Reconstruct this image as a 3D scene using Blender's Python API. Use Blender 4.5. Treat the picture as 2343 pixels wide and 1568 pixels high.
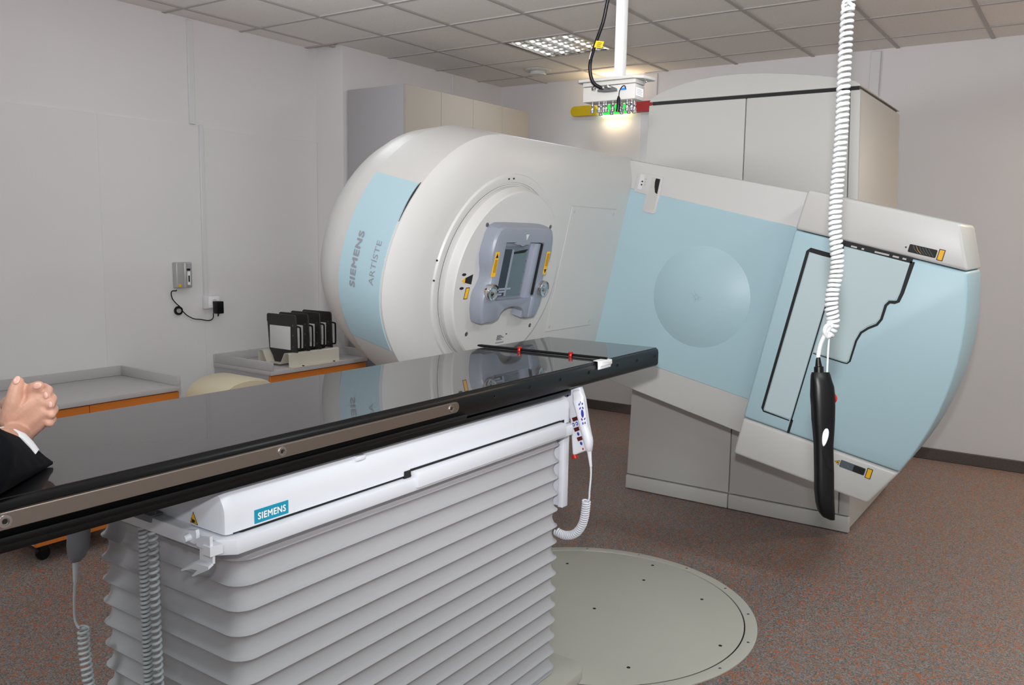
import bpy, bmesh, math, random
from mathutils import Vector, Matrix, noise
random.seed(7)
for _o in list(bpy.data.objects): bpy.data.objects.remove(_o)
SC = bpy.context.scene
COL = SC.collection
PI = math.pi

# ------------------------------------------------------------------ camera
CAMZ = 1.5886
FPX, CX, CY = 1932.8, 1171.5, 784.0
YAW, PITCH, ROLL = -0.602743, 0.127832, 0.018943
def cam_axes():
    ca, sa, cb, sb = math.cos(YAW), math.sin(YAW), math.cos(PITCH), math.sin(PITCH)
    f = Vector((sa*cb, ca*cb, -sb)); rt = Vector((ca, -sa, 0)); up = rt.cross(f)
    cr, sr = math.cos(ROLL), math.sin(ROLL)
    return rt*cr + up*sr, up*cr - rt*sr, f
RT, UP, FW = cam_axes()
C0 = Vector((0, 0, CAMZ))
cd = bpy.data.cameras.new('camera'); cam = bpy.data.objects.new('camera', cd); COL.objects.link(cam)
cd.sensor_width = 36; cd.lens = 36*FPX/2343; cd.clip_start = 0.05; cd.clip_end = 100
cam.matrix_world = Matrix(((RT.x, UP.x, -FW.x, 0), (RT.y, UP.y, -FW.y, 0), (RT.z, UP.z, -FW.z, CAMZ), (0, 0, 0, 1)))
SC.camera = cam
# pixel -> direction; the distance always comes from the plane the thing stands on or touches
def ray(x, y): return RT*((x-CX)/FPX) - UP*((y-CY)/FPX) + FW
def onX(x, y, X): d = ray(x, y); return C0 + d*(X/d.x)
def onY(x, y, Y): d = ray(x, y); return C0 + d*(Y/d.y)
def onZ(x, y, Z): d = ray(x, y); return C0 + d*((Z-CAMZ)/d.z)
def dep(x, y, D): return C0 + ray(x, y)*D

# ------------------------------------------------------------------ world, exposure, large lights
w = bpy.data.worlds.new('world'); SC.world = w; w.use_nodes = True
w.node_tree.nodes['Background'].inputs[0].default_value = (.8, .85, 1, 1)
w.node_tree.nodes['Background'].inputs[1].default_value = 0.05
SC.view_settings.view_transform = 'Standard'; SC.view_settings.look = 'None'
SC.view_settings.gamma = 1; SC.view_settings.use_curve_mapping = False
SC.view_settings.exposure = 0.2
def light(name, kind, loc, energy, color, target=None, **kw):
    l = bpy.data.lights.new(name, kind); l.energy = energy; l.color = color
    for k, v in kw.items(): setattr(l, k, v)
    o = bpy.data.objects.new(name, l); COL.objects.link(o); o.location = loc
    if target is not None:
        o.rotation_euler = (Vector(target)-Vector(loc)).to_track_quat('-Z', 'Y').to_euler()
    return o
WARM = (1.0, .80, .60)
# the photographer's flash gun, 22 cm above the lens
light('camera_flash', 'SPOT', (0, -.03, CAMZ+.22), 335, (1.0, .965, .985), target=(-2.4, 3.55, 3.4),
      spot_size=math.radians(112), spot_blend=1.0, shadow_soft_size=.035)
# unseen ceiling lamps added outside the frame for the room's ambient light
ADDED_LAMPS = ((.7795, .693), (.7795, 3.693), (.7795, -1.107), (-2.2205, -1.107), (-3.4205, 3.093))
for lx, ly in ADDED_LAMPS[:4]:
    light('added_lamp_light', 'AREA', (lx, ly, 2.955), 24, (.90, 1.0, 1.0), target=(lx, ly, 0), shape='SQUARE', size=.56)
# unseen lamp and ceiling uplight added as fill, then the luminaire in view
light('added_lamp_light', 'AREA', (-3.42, 3.093, 2.95), 4, (.9, .97, 1.0), target=(-3.42, 3.093, 0), shape='SQUARE', size=.56)
light('added_ceiling_fill', 'AREA', (-4.3, 1.2, 2.2), 8, (.92, .98, 1.0), target=(-2.6, 4.4, 3.2), shape='RECTANGLE', size=1.2, size_y=.5, spread=math.radians(75))  # invented source, added to brighten the visible ceiling
light('luminaire_light', 'AREA', (-3.42, 5.49, 2.95), 7, (.88, .95, 1.0), target=(-3.42, 5.49, 0), shape='SQUARE', size=.56)

# ------------------------------------------------------------------ materials
def lin(c):
    if isinstance(c, str):
        c = [int(c[i:i+2], 16)/255 for i in (0, 2, 4)]
    return tuple(((v/12.92) if v <= .04045 else ((v+.055)/1.055)**2.4) for v in c)
def mat(name, col, rough=.5, metal=0, bump=0, bscale=200, spec=.5, coat=0, emit=None, es=0, var=0, vscale=3, trans=0, alpha=1, ior=None):
    m = bpy.data.materials.new(name); m.use_nodes = True
    nt = m.node_tree; b = nt.nodes['Principled BSDF']; c = lin(col)
    b.inputs['Base Color'].default_value = (*c, 1); b.inputs['Roughness'].default_value = rough
    b.inputs['Metallic'].default_value = metal; b.inputs['Specular IOR Level'].default_value = spec
    b.inputs['Coat Weight'].default_value = coat; b.inputs['Coat Roughness'].default_value = .05
    b.inputs['Transmission Weight'].default_value = trans; b.inputs['Alpha'].default_value = alpha
    if ior: b.inputs['IOR'].default_value = ior
    if emit: b.inputs['Emission Color'].default_value = (*lin(emit), 1); b.inputs['Emission Strength'].default_value = es
    tc = nt.nodes.new('ShaderNodeTexCoord')
    if var:
        n = nt.nodes.new('ShaderNodeTexNoise'); n.inputs['Scale'].default_value = vscale; n.inputs['Detail'].default_value = 4
        r = nt.nodes.new('ShaderNodeMixRGB'); r.blend_type = 'MULTIPLY'; r.inputs[0].default_value = 1
        ra = nt.nodes.new('ShaderNodeValToRGB'); ra.color_ramp.elements[0].color = (1-var, 1-var, 1-var, 1); ra.color_ramp.elements[1].color = (1, 1, 1, 1)
        ra.color_ramp.elements[0].position = .3; ra.color_ramp.elements[1].position = .7
        nt.links.new(tc.outputs['Object'], n.inputs['Vector']); nt.links.new(n.outputs[0], ra.inputs[0])
        r.inputs[1].default_value = (*c, 1); nt.links.new(ra.outputs[0], r.inputs[2]); nt.links.new(r.outputs[0], b.inputs['Base Color'])
    if bump:
        n = nt.nodes.new('ShaderNodeTexNoise'); n.inputs['Scale'].default_value = bscale; n.inputs['Detail'].default_value = 2
        bp = nt.nodes.new('ShaderNodeBump'); bp.inputs['Strength'].default_value = bump; bp.inputs['Distance'].default_value = .002
        nt.links.new(tc.outputs['Object'], n.inputs['Vector']); nt.links.new(n.outputs[0], bp.inputs['Height']); nt.links.new(bp.outputs[0], b.inputs['Normal'])
    return m
M = {}
M['wall'] = mat('wall_paint', 'E4E2E3', .75, bump=.15, bscale=90, var=.03, vscale=1.2)
M['trim'] = mat('trunking_white', 'DCDCDE', .5)
M['tile'] = mat('ceiling_tile', 'EDE7E2', .95, bump=.5, bscale=160, var=.06, vscale=60)
M['tbar'] = mat('ceiling_grid', 'B4AFAC', .6)
M['white'] = mat('machine_white', 'CCCCCA', .38, bump=.04, bscale=500)
M['white2'] = mat('couch_white', 'E0E3EA', .4, bump=.05, bscale=600)
M['stand'] = mat('stand_grey', 'C6C6C2', .5, bump=.05, bscale=500)
M['blue'] = mat('panel_blue', 'ADCBD5', .42, bump=.03, bscale=600)
M['blue2'] = mat('door_blue', 'BCD0D4', .45, bump=.03, bscale=600)
M['black'] = mat('black_gap', '0C0C0E', .6)
M['blackplastic'] = mat('black_plastic', '060607', .34, bump=.1, bscale=900, spec=.3)
M['holder'] = mat('holder_grey', '8E95A2', .38, bump=.04, bscale=900)
M['holder_dark'] = mat('holder_inner', '707884', .4)
M['glass'] = mat('window_glass', '56646C', .08, coat=1)
M['leaf'] = mat('leaf_tungsten', '475058', .35, metal=.6)
M['rail_lav'] = mat('rail_aluminium', 'A9AFC0', .35, metal=.3)
M['chrome'] = mat('chrome', 'D8D8DA', .12, metal=1)
M['steel'] = mat('brushed_steel', 'A39A92', .36, metal=1)
M['screw'] = mat('screw_metal', '8C8C8E', .3, metal=1)
M['yellow'] = mat('label_yellow', 'F2B818', .5)
M['ink'] = mat('ink_black', '15130F', .6)
M['greytext'] = mat('logo_grey', '92949F', .5)
M['teal'] = mat('logo_teal', '1195B5', .45)
M['lettering'] = mat('lettering_white', 'F4F6F8', .5)
M['counter'] = mat('counter_grey', 'BDBABB', .5, bump=.05, bscale=300)
M['cabinet'] = mat('cabinet_grey', 'B0AEB2', .55)
M['door'] = mat('cabinet_door_beige', 'B4ABA0', .55)
M['orange'] = mat('front_orange', 'D47A2C', .45)
M['cream'] = mat('cream_plastic', 'D8CDB0', .45)
M['rack'] = mat('rack_cream', 'D6D2C2', .5)
M['plate'] = mat('plate_black', '2A2827', .45)
M['block'] = mat('block_white', 'D8D8D6', .6)
M['grey_dev'] = mat('device_silver', 'B4B2B4', .35, metal=.2)
M['bellow'] = mat('bellows_fabric', 'BABABE', .7, bump=.25, bscale=700)
M['cordwhite'] = mat('cord_white', 'CDD1D1', .4)
M['cordgrey'] = mat('cord_grey', 'C4CACE', .4)
M['hs_grey'] = mat('handset_grey', '6F7076', .45)
M['disc'] = mat('plate_beige', 'C3C0B6', .5, bump=.05, bscale=300, var=.03, vscale=4)
M['red'] = mat('red_peg', 'C01810', .25)
M['sc_y'] = mat('sconce_yellow', 'D2B400', .45)
M['sc_r'] = mat('sconce_red', 'A80A0A', .45)
M['sc_g'] = mat('sconce_green', '12B43A', .45, emit='18E040', es=.9)
M['sc_lit'] = mat('sconce_diffuser', 'FFF3D0', .5, emit='FFE2A8', es=3)
M['btnblue'] = mat('button_blue', '2A3596', .4)
M['led'] = mat('display_red', '3A1214', .3, emit='7A1010', es=.15)
M['ledon'] = mat('indicator_lamp', 'FF8060', .4, emit='FF6A48', es=3)
M['suit'] = mat('suit_navy', '0D0F15', .95, bump=.4, bscale=900, spec=.15)
M['trouser'] = mat('trouser_navy', '15161C', .85)
M['shirt'] = mat('shirt_white', 'E8EAF0', .7)
M['shoe'] = mat('shoe_black', '0C0B0A', .3)
M['hair'] = mat('hair_brown', '4A382A', .6)
M['nail'] = mat('nail_pink', 'E2B4A6', .3)
M['tube'] = mat('lamp_tube', 'FFFFFF', .3, emit='F4F8FF', es=6)
M['reflector'] = mat('lamp_reflector', 'D8D6D2', .16, metal=1)
M['boxgrey'] = mat('junction_box_grey', 'B2B2AE', .45)
M['bluetape'] = mat('tape_blue', '1E78D2', .4)
M['baseboard'] = None
def skin_mat():
    m = mat('skin', 'D9A892', .5, var=.22, vscale=28, bump=.2, bscale=260)
    b = m.node_tree.nodes['Principled BSDF']; b.inputs['Subsurface Weight'].default_value = .15
    b.inputs['Subsurface Radius'].default_value = (.6, .2, .1); b.inputs['Subsurface Scale'].default_value = .01
    return m
M['skin'] = skin_mat()
def floor_mat():
    m = bpy.data.materials.new('vinyl_floor'); m.use_nodes = True; nt = m.node_tree; b = nt.nodes['Principled BSDF']
    b.inputs['Roughness'].default_value = .55
    tc = nt.nodes.new('ShaderNodeTexCoord')
    mp = nt.nodes.new('ShaderNodeMapping'); mp.inputs['Scale'].default_value = (1, 1.0, 1)
    nt.links.new(tc.outputs['Object'], mp.inputs[0])
    def vor(scale, lo, hi, col, prev, rnd=1.0):
        n = nt.nodes.new('ShaderNodeTexVoronoi'); n.inputs['Scale'].default_value = scale; n.inputs['Randomness'].default_value = rnd
        nt.links.new(mp.outputs[0], n.inputs['Vector'])
        s = nt.nodes.new('ShaderNodeSeparateColor'); nt.links.new(n.outputs['Color'], s.inputs[0])
        g = nt.nodes.new('ShaderNodeMapRange'); g.inputs[1].default_value = lo; g.inputs[2].default_value = hi
        nt.links.new(s.outputs[0], g.inputs[0])
        mx = nt.nodes.new('ShaderNodeMixRGB'); nt.links.new(g.outputs[0], mx.inputs[0])
        if isinstance(prev, tuple): mx.inputs[1].default_value = (*prev, 1)
        else: nt.links.new(prev, mx.inputs[1])
        mx.inputs[2].default_value = (*lin(col), 1); return mx.outputs[0]
    o = vor(170, .45, .6, '726A66', lin('86807F'))
    o = vor(230, .62, .7, '98908C', o)
    o = vor(260, .74, .78, '5E5654', o)
    o = vor(115, .88, .91, 'A4683E', o)
    o = vor(150, .93, .95, 'C0572A', o)
    nt.links.new(o, b.inputs['Base Color'])
    return m
M['floor'] = floor_mat()
M['baseboard'] = mat('baseboard_vinyl', '5E5552', .6, var=.3, vscale=120)
def carbon_mat(name, top):
    m = bpy.data.materials.new(name); m.use_nodes = True; nt = m.node_tree; b = nt.nodes['Principled BSDF']
    b.inputs['Base Color'].default_value = (*lin('1A1A1D' if top else '0C0C0E'), 1)
    b.inputs['Roughness'].default_value = .5 if top else .32
    b.inputs['Coat Weight'].default_value = 1 if top else .08; b.inputs['Coat Roughness'].default_value = .02 if top else .2; b.inputs['Coat IOR'].default_value = 1.38
    b.inputs['Specular IOR Level'].default_value = .3 if top else .2
    tc = nt.nodes.new('ShaderNodeTexCoord')
    wv = nt.nodes.new('ShaderNodeTexChecker'); wv.inputs['Scale'].default_value = 240
    nt.links.new(tc.outputs['Object'], wv.inputs['Vector'])
    bp = nt.nodes.new('ShaderNodeBump'); bp.inputs['Strength'].default_value = .0 if top else .5; bp.inputs['Distance'].default_value = .001
    nt.links.new(wv.outputs['Fac'], bp.inputs['Height']); nt.links.new(bp.outputs[0], b.inputs['Normal'])
    if not top: nt.links.new(bp.outputs[0], b.inputs['Coat Normal'])
    return m
M['carbon'] = carbon_mat('carbon_top', True); M['carbonside'] = carbon_mat('carbon_side', False)

# ------------------------------------------------------------------ mesh builder
class B:
    def __init__(s): s.bm = bmesh.new()
    def face(s, pts):
        vs = [s.bm.verts.new(p) for p in pts]; return s.bm.faces.new(vs)
    def box(s, x0, x1, y0, y1, z0, z1, T=None):
        P = [Vector(p) for p in ((x0,y0,z0),(x1,y0,z0),(x1,y1,z0),(x0,y1,z0),(x0,y0,z1),(x1,y0,z1),(x1,y1,z1),(x0,y1,z1))]
        if T: P = [T(p) for p in P]
        v = [s.bm.verts.new(p) for p in P]
        for f in ((0,3,2,1),(4,5,6,7),(0,1,5,4),(1,2,6,5),(2,3,7,6),(3,0,4,7)): s.bm.faces.new([v[i] for i in f])
        return s
    def loft(s, rings, cap0=True, cap1=True, closed=True):
        R = [[s.bm.verts.new(p) for p in r] for r in rings]; n = len(R[0])
        for a, b in zip(R, R[1:]):
            for i in range(n if closed else n-1):
                j = (i+1) % n; s.bm.faces.new((a[i], a[j], b[j], b[i]))
        if cap0: s.bm.faces.new(list(reversed(R[0])))
        if cap1: s.bm.faces.new(R[-1])
        return s
    def prism(s, pts, f0, f1): return s.loft([[f0(p) for p in pts], [f1(p) for p in pts]])
    def tube(s, path, r, n=8, caps=True, flat=1.0):
        path = [Vector(p) for p in path]; rs = r if isinstance(r, (list, tuple)) else [r]*len(path)
        t = (path[1]-path[0]).normalized()
        u = t.orthogonal().normalized(); rings = []
        for i, p in enumerate(path):
            if i == 0: d = path[1]-path[0]
            elif i == len(path)-1: d = path[-1]-path[-2]
            else: d = path[i+1]-path[i-1]
            if d.length < 1e-9: d = t
            d.normalize(); q = t.rotation_difference(d); u = (q @ u); u = (u-d*u.dot(d)).normalized(); t = d; vv = d.cross(u)
            rings.append([p+(u*math.cos(2*PI*k/n)+vv*math.sin(2*PI*k/n)*flat)*rs[i] for k in range(n)])
        return s.loft(rings, caps, caps)
    def lathe(s, c, ax, prof, n=32, e1=None, a0=0, a1=2*PI, cap0=True, cap1=True):
        c = Vector(c); ax = Vector(ax).normalized(); e1 = Vector(e1).normalized() if e1 is not None else ax.orthogonal().normalized(); e2 = ax.cross(e1)
        rings = [[c+ax*h+(e1*math.cos(a0+(a1-a0)*k/n)+e2*math.sin(a0+(a1-a0)*k/n))*max(r, 1e-5) for k in range(n)] for r, h in prof]
        return s.loft(rings, cap0, cap1)
    def bevel(s, wdt, seg=2, ang=30):
        s.bm.normal_update()
        es = [e for e in s.bm.edges if len(e.link_faces) == 2 and e.calc_face_angle(0) > math.radians(ang)]
        bmesh.ops.bevel(s.bm, geom=es, offset=wdt, segments=seg, profile=.5, affect='EDGES', clamp_overlap=True); return s
    def obj(s, name, m, parent=None, smooth=True, ang=40, recenter=True):
        bmesh.ops.recalc_face_normals(s.bm, faces=s.bm.faces)
        me = bpy.data.meshes.new(name); s.bm.to_mesh(me); s.bm.free()
        return link(name, me, m, parent, smooth, ang, recenter)
def wloc(o):
    v = Vector(o.location)
    while o.parent: o = o.parent; v += Vector(o.location)
    return v
def link(name, me, m, parent=None, smooth=True, ang=40, recenter=True):
    if smooth:
        for p in me.polygons: p.use_smooth = True
        me.set_sharp_from_angle(angle=math.radians(ang))
    if m is not None and not me.materials: me.materials.append(M[m] if isinstance(m, str) else m)
    o = bpy.data.objects.new(name, me); COL.objects.link(o)
    if recenter and len(me.vertices):
        xs = [v.co for v in me.vertices]
        c = Vector(((min(v.x for v in xs)+max(v.x for v in xs))/2, (min(v.y for v in xs)+max(v.y for v in xs))/2, min(v.z for v in xs)))
        me.transform(Matrix.Translation(-c)); o.location = c
    if parent: o.parent = parent; o.location = o.location - wloc(parent)
    return o
def tag(o, label, cat, group=None, kind=None):
    if label: o['label'] = label
    if cat: o['category'] = cat
    if group: o['group'] = group
    if kind: o['kind'] = kind
    return o
def struct(o, label=None): o['kind'] = 'structure'; return o
def thing(name, loc, label, cat, group=None):
    o = bpy.data.objects.new(name, None); COL.objects.link(o); o.location = loc; o.empty_display_size = .1
    return tag(o, label, cat, group)
def lab(o, t): o['label'] = t; return o
def bx(name, m, parent, x0, x1, y0, y1, z0, z1, bev=0, seg=2, T=None):
    b = B().box(x0, x1, y0, y1, z0, z1, T)
    if bev: b.bevel(bev, seg)
    return b.obj(name, m, parent)
def dup(o, parent=None, loc=None):
    c = o.copy(); COL.objects.link(c); c.parent = parent
    if loc is not None: c.location = loc
    for ch in list(o.children): dup(ch, c)
    return c
def smooth_path(pts, n=8):
    pts = [Vector(p) for p in pts]; P = [pts[0]*2-pts[1]]+pts+[pts[-1]*2-pts[-2]]; out = []
    for i in range(1, len(P)-2):
        for k in range(n):
            t = k/n; a, b, c, d = P[i-1], P[i], P[i+1], P[i+2]
            out.append(.5*((2*b)+(c-a)*t+(2*a-5*b+4*c-d)*t*t+(3*b-a-3*c+d)*t**3))
    out.append(pts[-1]); return out
def helix(path, R, turns, per=10, phase=0, dens=None):
    path = [Vector(p) for p in path]; L = [0]
    for a, b in zip(path, path[1:]): L.append(L[-1]+(b-a).length)
    t = (path[1]-path[0]).normalized(); u = t.orthogonal().normalized(); frames = []
    for i in range(len(path)):
        d = (path[min(i+1, len(path)-1)]-path[max(i-1, 0)]).normalized()
        u = t.rotation_difference(d) @ u; u = (u-d*u.dot(d)).normalized(); t = d; frames.append((path[i], u.copy(), d.cross(u)))
    N = int(turns*per); out = []; j = 0
    for k in range(N+1):
        f = k/N; s = L[-1]*(dens(f) if dens else f)
        while j < len(L)-2 and L[j+1] < s: j += 1
        q = (s-L[j])/max(L[j+1]-L[j], 1e-9); q = min(max(q, 0), 1)
        p = frames[j][0].lerp(frames[j+1][0], q); uu = frames[j][1].lerp(frames[j+1][1], q); vv = frames[j][2].lerp(frames[j+1][2], q)
        a = 2*PI*turns*f+phase; out.append(p+(uu*math.cos(a)+vv*math.sin(a))*R)
    return out
def text_mesh(s, size=1, off=0, shear=0, space=1):
    cu = bpy.data.curves.new('lettering', 'FONT'); cu.body = s; cu.size = size; cu.offset = off; cu.shear = shear; cu.resolution_u = 3; cu.space_character = space
    cu.align_x = 'CENTER'; cu.align_y = 'CENTER'
    o = bpy.data.objects.new('lettering', cu); COL.objects.link(o)
    dg = bpy.context.evaluated_depsgraph_get(); me = bpy.data.meshes.new_from_object(o.evaluated_get(dg))
    bpy.data.objects.remove(o); bpy.data.curves.remove(cu); me.materials.clear(); return me
def lettering(name, s, m, parent, fn, width, off=0, shear=0, space=1, height=None, out=(0, -1, 0)):
    me = text_mesh(s, 1, 0, shear, space)
    nv = len(me.vertices); out = Vector(out)
    if off > 0:                                   # bold: overlapped shifted strokes
        vs = [v.co.copy() for v in me.vertices]; fs = [tuple(p.vertices) for p in me.polygons]; V, F = [], []
        for dx, dy in ((0, 0), (off, 0), (-off, 0), (0, off), (0, -off), (off*.7, off*.7), (-off*.7, off*.7), (off*.7, -off*.7), (-off*.7, -off*.7)):
            F += [tuple(i+len(V) for i in f) for f in fs]; V += [v+Vector((dx, dy, 0)) for v in vs]
        me = bpy.data.meshes.new(name); me.from_pydata(V, [], F)
    xs = [v.co.x for v in me.vertices]; ys = [v.co.y for v in me.vertices]
    k = width/(max(xs)-min(xs)); kx = k; ky = k if height is None else height/(max(ys)-min(ys)); cx = (max(xs)+min(xs))/2; cy = (max(ys)+min(ys))/2
    for i, v in enumerate(me.vertices): v.co = fn((v.co.x-cx)*kx, (v.co.y-cy)*ky)+out*(.00012*(i//nv))
    me.update(); return link(name, me, m, parent, smooth=False)
def rrect(x0, x1, y0, y1, r, n=4):
    out = []
    for cx, cy, a in ((x1-r, y1-r, 0), (x0+r, y1-r, 90), (x0+r, y0+r, 180), (x1-r, y0+r, 270)):
        for k in range(n+1):
            t = math.radians(a+90*k/n); out.append((cx+r*math.cos(t), cy+r*math.sin(t)))
    return out

# ------------------------------------------------------------------ the room
CEIL = 2.9716
XL, XL2, YST, YF, XR, YB = -5.13, -4.83, 4.69, 6.76, 2.1, -2.2
struct(bx('floor', 'floor', None, XL-.2, XR+.2, YB-.2, YF+.2, -.1, 0))
wl = struct(bx('wall_left', 'wall', None, XL-.2, XL, YB, YST, 0, CEIL+.15))
for y0, y1 in ((YB, 2.91), (2.9104, 3.635), (3.6354, YST-.002)):
    bx('wall_panel', 'wall', wl, XL, XL+.012, y0, y1, .09, 2.272, .0006, 1)
wr_ = struct(bx('wall_left_return', 'wall', None, XL-.2, XL2, YST, YF, 0, CEIL+.15))
struct(bx('wall_back', 'wall', None, XL-.2, XR+.2, YF, YF+.2, 0, CEIL+.15))
struct(bx('wall_right', 'wall', None, XR, XR+.2, YB, YF, 0, CEIL+.15))
struct(bx('wall_front', 'wall', None, XL-.2, XR+.2, YB-.2, YB, 0, CEIL+.15))
struct(bx('trim_1', 'trim', None, XL, XL+.018, 3.555, 3.60, 2.285, CEIL-.012, .003, 1))
struct(bx('trim_2', 'trim', None, XL+.012, XL+.030, 3.620, 3.650, 1.115, 2.285, .003, 1))
struct(bx('trim_3', 'trim', None, -3.345, -3.20, YF-.02, YF, .09, CEIL-.012, .003, 1))
struct(bx('trim_4', 'trim', None, -1.50, -1.43, YF-.025, YF, .09, CEIL-.012, .003, 1))
struct(bx('trim_5', 'trim', None, XL2, XL2+.02, 6.00, 6.03, .1, CEIL-.012, .003, 1))
for n, a in (('baseboard_left', (XL, XL+.02, YB, YST-.003)), ('baseboard_return', (XL2, XL2+.012, YST+.03, YF-.02)), ('baseboard_back', (XL2+.013, XR, YF-.02, YF))):
    struct(bx(n, 'baseboard', None, *a, 0, .085, .004, 1))
# ceiling: slab, mineral tiles, T bars
ce = struct(bx('ceiling', 'tile', None, XL-.2, XR+.2, YB-.2, YF+.2, CEIL+.15, CEIL+.25))
GX, GY = -5.5205, 6.393
fix = {(3, 1)}
xs = [XL]+[GX+.6*i for i in range(1, 13)]+[XR]; ys = sorted([YF]+[GY-.6*j for j in range(0, 15)]+[YB])
shared = {}
lamp_cells = []
for i in range(len(xs)-1):
    for j in range(len(ys)-1):
        x0, x1, y0, y1 = xs[i]+.001, xs[i+1]-.001, ys[j]+.001, ys[j+1]-.001
        if x1-x0 < .05 or y1-y0 < .05: continue
        if abs((x0+x1)/2-(GX+.6*3.5)) < .1 and abs((y0+y1)/2-(GY-.6*1.5)) < .1: lamp_cells.append((x0, y0)); continue
        if any(abs((x0+x1)/2-a) < .1 and abs((y0+y1)/2-c_) < .1 for a, c_ in ADDED_LAMPS): continue
        if x1 < XL2+.02 and y0 > YST-.1: continue
        if x0 < XL2 and y1 > YST: x0 = XL2+.002
        key = (round(x1-x0, 3), round(y1-y0, 3))
        if key not in shared:
            b = B().box(-key[0]/2, key[0]/2, -key[1]/2, key[1]/2, 0, .015); b.bevel(.006, 1)
            o = b.obj('ceiling_tile', 'tile', None); shared[key] = o.data
            o.parent = ce; o.location = Vector(((x0+x1)/2, (y0+y1)/2, CEIL+.002))-wloc(ce); continue
        o = bpy.data.objects.new('ceiling_tile', shared[key]); COL.objects.link(o); o.parent = ce
        o.location = Vector(((x0+x1)/2, (y0+y1)/2, CEIL+.002))-wloc(ce)
for x in xs[1:-1]: bx('ceiling_bar', 'tbar', ce, x-.012, x+.012, YB, YF, CEIL-.004, CEIL+.003)
for y in ys[1:-1]: bx('ceiling_bar', 'tbar', ce, XL if y < YST else XL2, XR, y-.012, y+.012, CEIL-.0045, CEIL+.003)
# recessed louvre luminaire in view
lx0, ly0 = lamp_cells[0]; lx1, ly1 = lx0+.598, ly0+.598
t = thing('ceiling_luminaire', ((lx0+lx1)/2, (ly0+ly1)/2, CEIL), 'square recessed louvre ceiling light beside the round air vent', 'ceiling light')
b = B()
b.box(lx0, lx1, ly0, ly1, CEIL+.09, CEIL+.1); b.box(lx0, lx0+.012, ly0, ly1, CEIL-.003, CEIL+.09); b.box(lx1-.012, lx1, ly0, ly1, CEIL-.003, CEIL+.09)
b.box(lx0+.012, lx1-.012, ly0, ly0+.012, CEIL-.003, CEIL+.09); b.box(lx0+.012, lx1-.012, ly1-.012, ly1, CEIL-.003, CEIL+.09)
b.obj('housing', 'reflector', t)
for q in range(4):
    cx = lx0+.085+.1427*q
    b = B().tube([(cx, ly0+.02, CEIL+.072), (cx, ly1-.02, CEIL+.072)], .012, 10); b.obj('lamp_tube', 'tube', t)
for q in range(5):
    cx = lx0+.0137+.1427*q; cx = min(max(cx, lx0+.025), lx1-.025)
    prof = [(-.012, .0), (-.020, .03), (-.005, .06), (.005, .06), (.020, .03), (.012, .0)]
    B().loft([[Vector((cx+px*.6, y, CEIL-.001+pz)) for px, pz in prof] for y in (ly0+.014, ly1-.014)]).obj('reflector_fin', 'reflector', t)
for q in range(7):
    cy = ly0+.05+.083*q
    B().loft([[Vector((x, cy+py, CEIL+.001+pz)) for py, pz in ((-.007, 0), (-.002, .045), (.002, .045), (.007, 0))] for x in (lx0+.014, lx1-.014)]).obj('cross_blade', 'reflector', t)
t['group'] = 'recessed ceiling luminaires'
for lx, ly in ADDED_LAMPS:  # fixture copies added out of view to go with the added lamps
    q = dup(t, None, (lx, ly, CEIL)); q['label'] = 'added unseen square louvre ceiling light far from the round air vent'
ul = thing('added_uplighter', (-4.3, 1.2, CEIL), 'added white trough holding the unseen ceiling fill light', 'ceiling light')  # made-up trough, added to carry the ceiling fill light
_d = (Vector((-2.6, 4.4, 3.2))-Vector((-4.3, 1.2, 2.2))).normalized(); _q = _d.to_track_quat('-Z', 'Y')
bx('trough', 'white', ul, -.62, .62, -.27, .27, .012, .03, .004, 2, T=lambda p: Vector((-4.3, 1.2, 2.2))+_q @ p)
for sx_ in (-.5, .5):
    q_ = Vector((-4.3, 1.2, 2.2))+_q @ Vector((sx_, 0, .03)); B().tube([q_, Vector((q_.x, q_.y, CEIL-.005))], .006, 8).obj('hanging_rod', 'white', ul)
# round ceiling vent
c = Vector((-4.05, 6.19, CEIL))
t = thing('ceiling_vent', c, 'small round white air vent on the ceiling beside the recessed light', 'vent')
B().lathe(c, (0, 0, -1), [(.115, .0), (.115, .006), (.10, .014), (.078, .016)], 32).obj('rim', 'white', t)
B().lathe(c, (0, 0, -1), [(.062, .012), (.062, .03), (.075, .034), (.072, .042), (.02, .046)], 32).obj('valve_disc', 'white', t)

# ------------------------------------------------------------------ wall sconces on the back wall
def sconce(x0, x1, z0, z1, m, label, lit=False):
    t = thing('wall_sconce', ((x0+x1)/2, YF, z0), label, 'wall lamp', 'indicator sconces on the back wall')
    r = (z1-z0)/2; cz = (z0+z1)/2
    pts = [(x0+r+r*math.cos(a), cz+r*math.sin(a)) for a in [PI/2+PI*k/10 for k in range(11)]]+[(x1-r+r*math.cos(a), cz+r*math.sin(a)) for a in [-PI/2+PI*k/10 for k in range(11)]]
    def ring(s, y): return [Vector(((p[0]-(x0+x1)/2)*s+(x0+x1)/2, y, (p[1]-cz)*(s if s > .9 else s*.97)+cz)) for p in pts]
    B().loft([ring(.97, YF-.035), ring(1.0, YF-.07), ring(1, YF-.085), ring(.96, YF-.095)]).obj('cover', m, t)
    B().loft([ring(.93, YF-.001), ring(.93, YF-.04)]).obj('diffuser', 'sc_lit' if lit else 'trim', t)
    return t
sconce(-4.005, -3.735, 2.640, 2.728, 'sc_y', 'unlit yellow lozenge wall lamp on the back wall')
gs = sconce(-3.725, -3.435, 2.635, 2.722, 'sc_g', 'lit green lozenge wall lamp on the back wall', True)
sconce(-3.425, -3.135, 2.640, 2.728, 'sc_r', 'unlit red lozenge wall lamp beside the tall machine cabinet')
B().box(-3.70, -3.46, YF-.075, YF-.02, 2.622, 2.636).bevel(.006, 2).obj('light_slot', 'sc_lit', gs)
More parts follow.
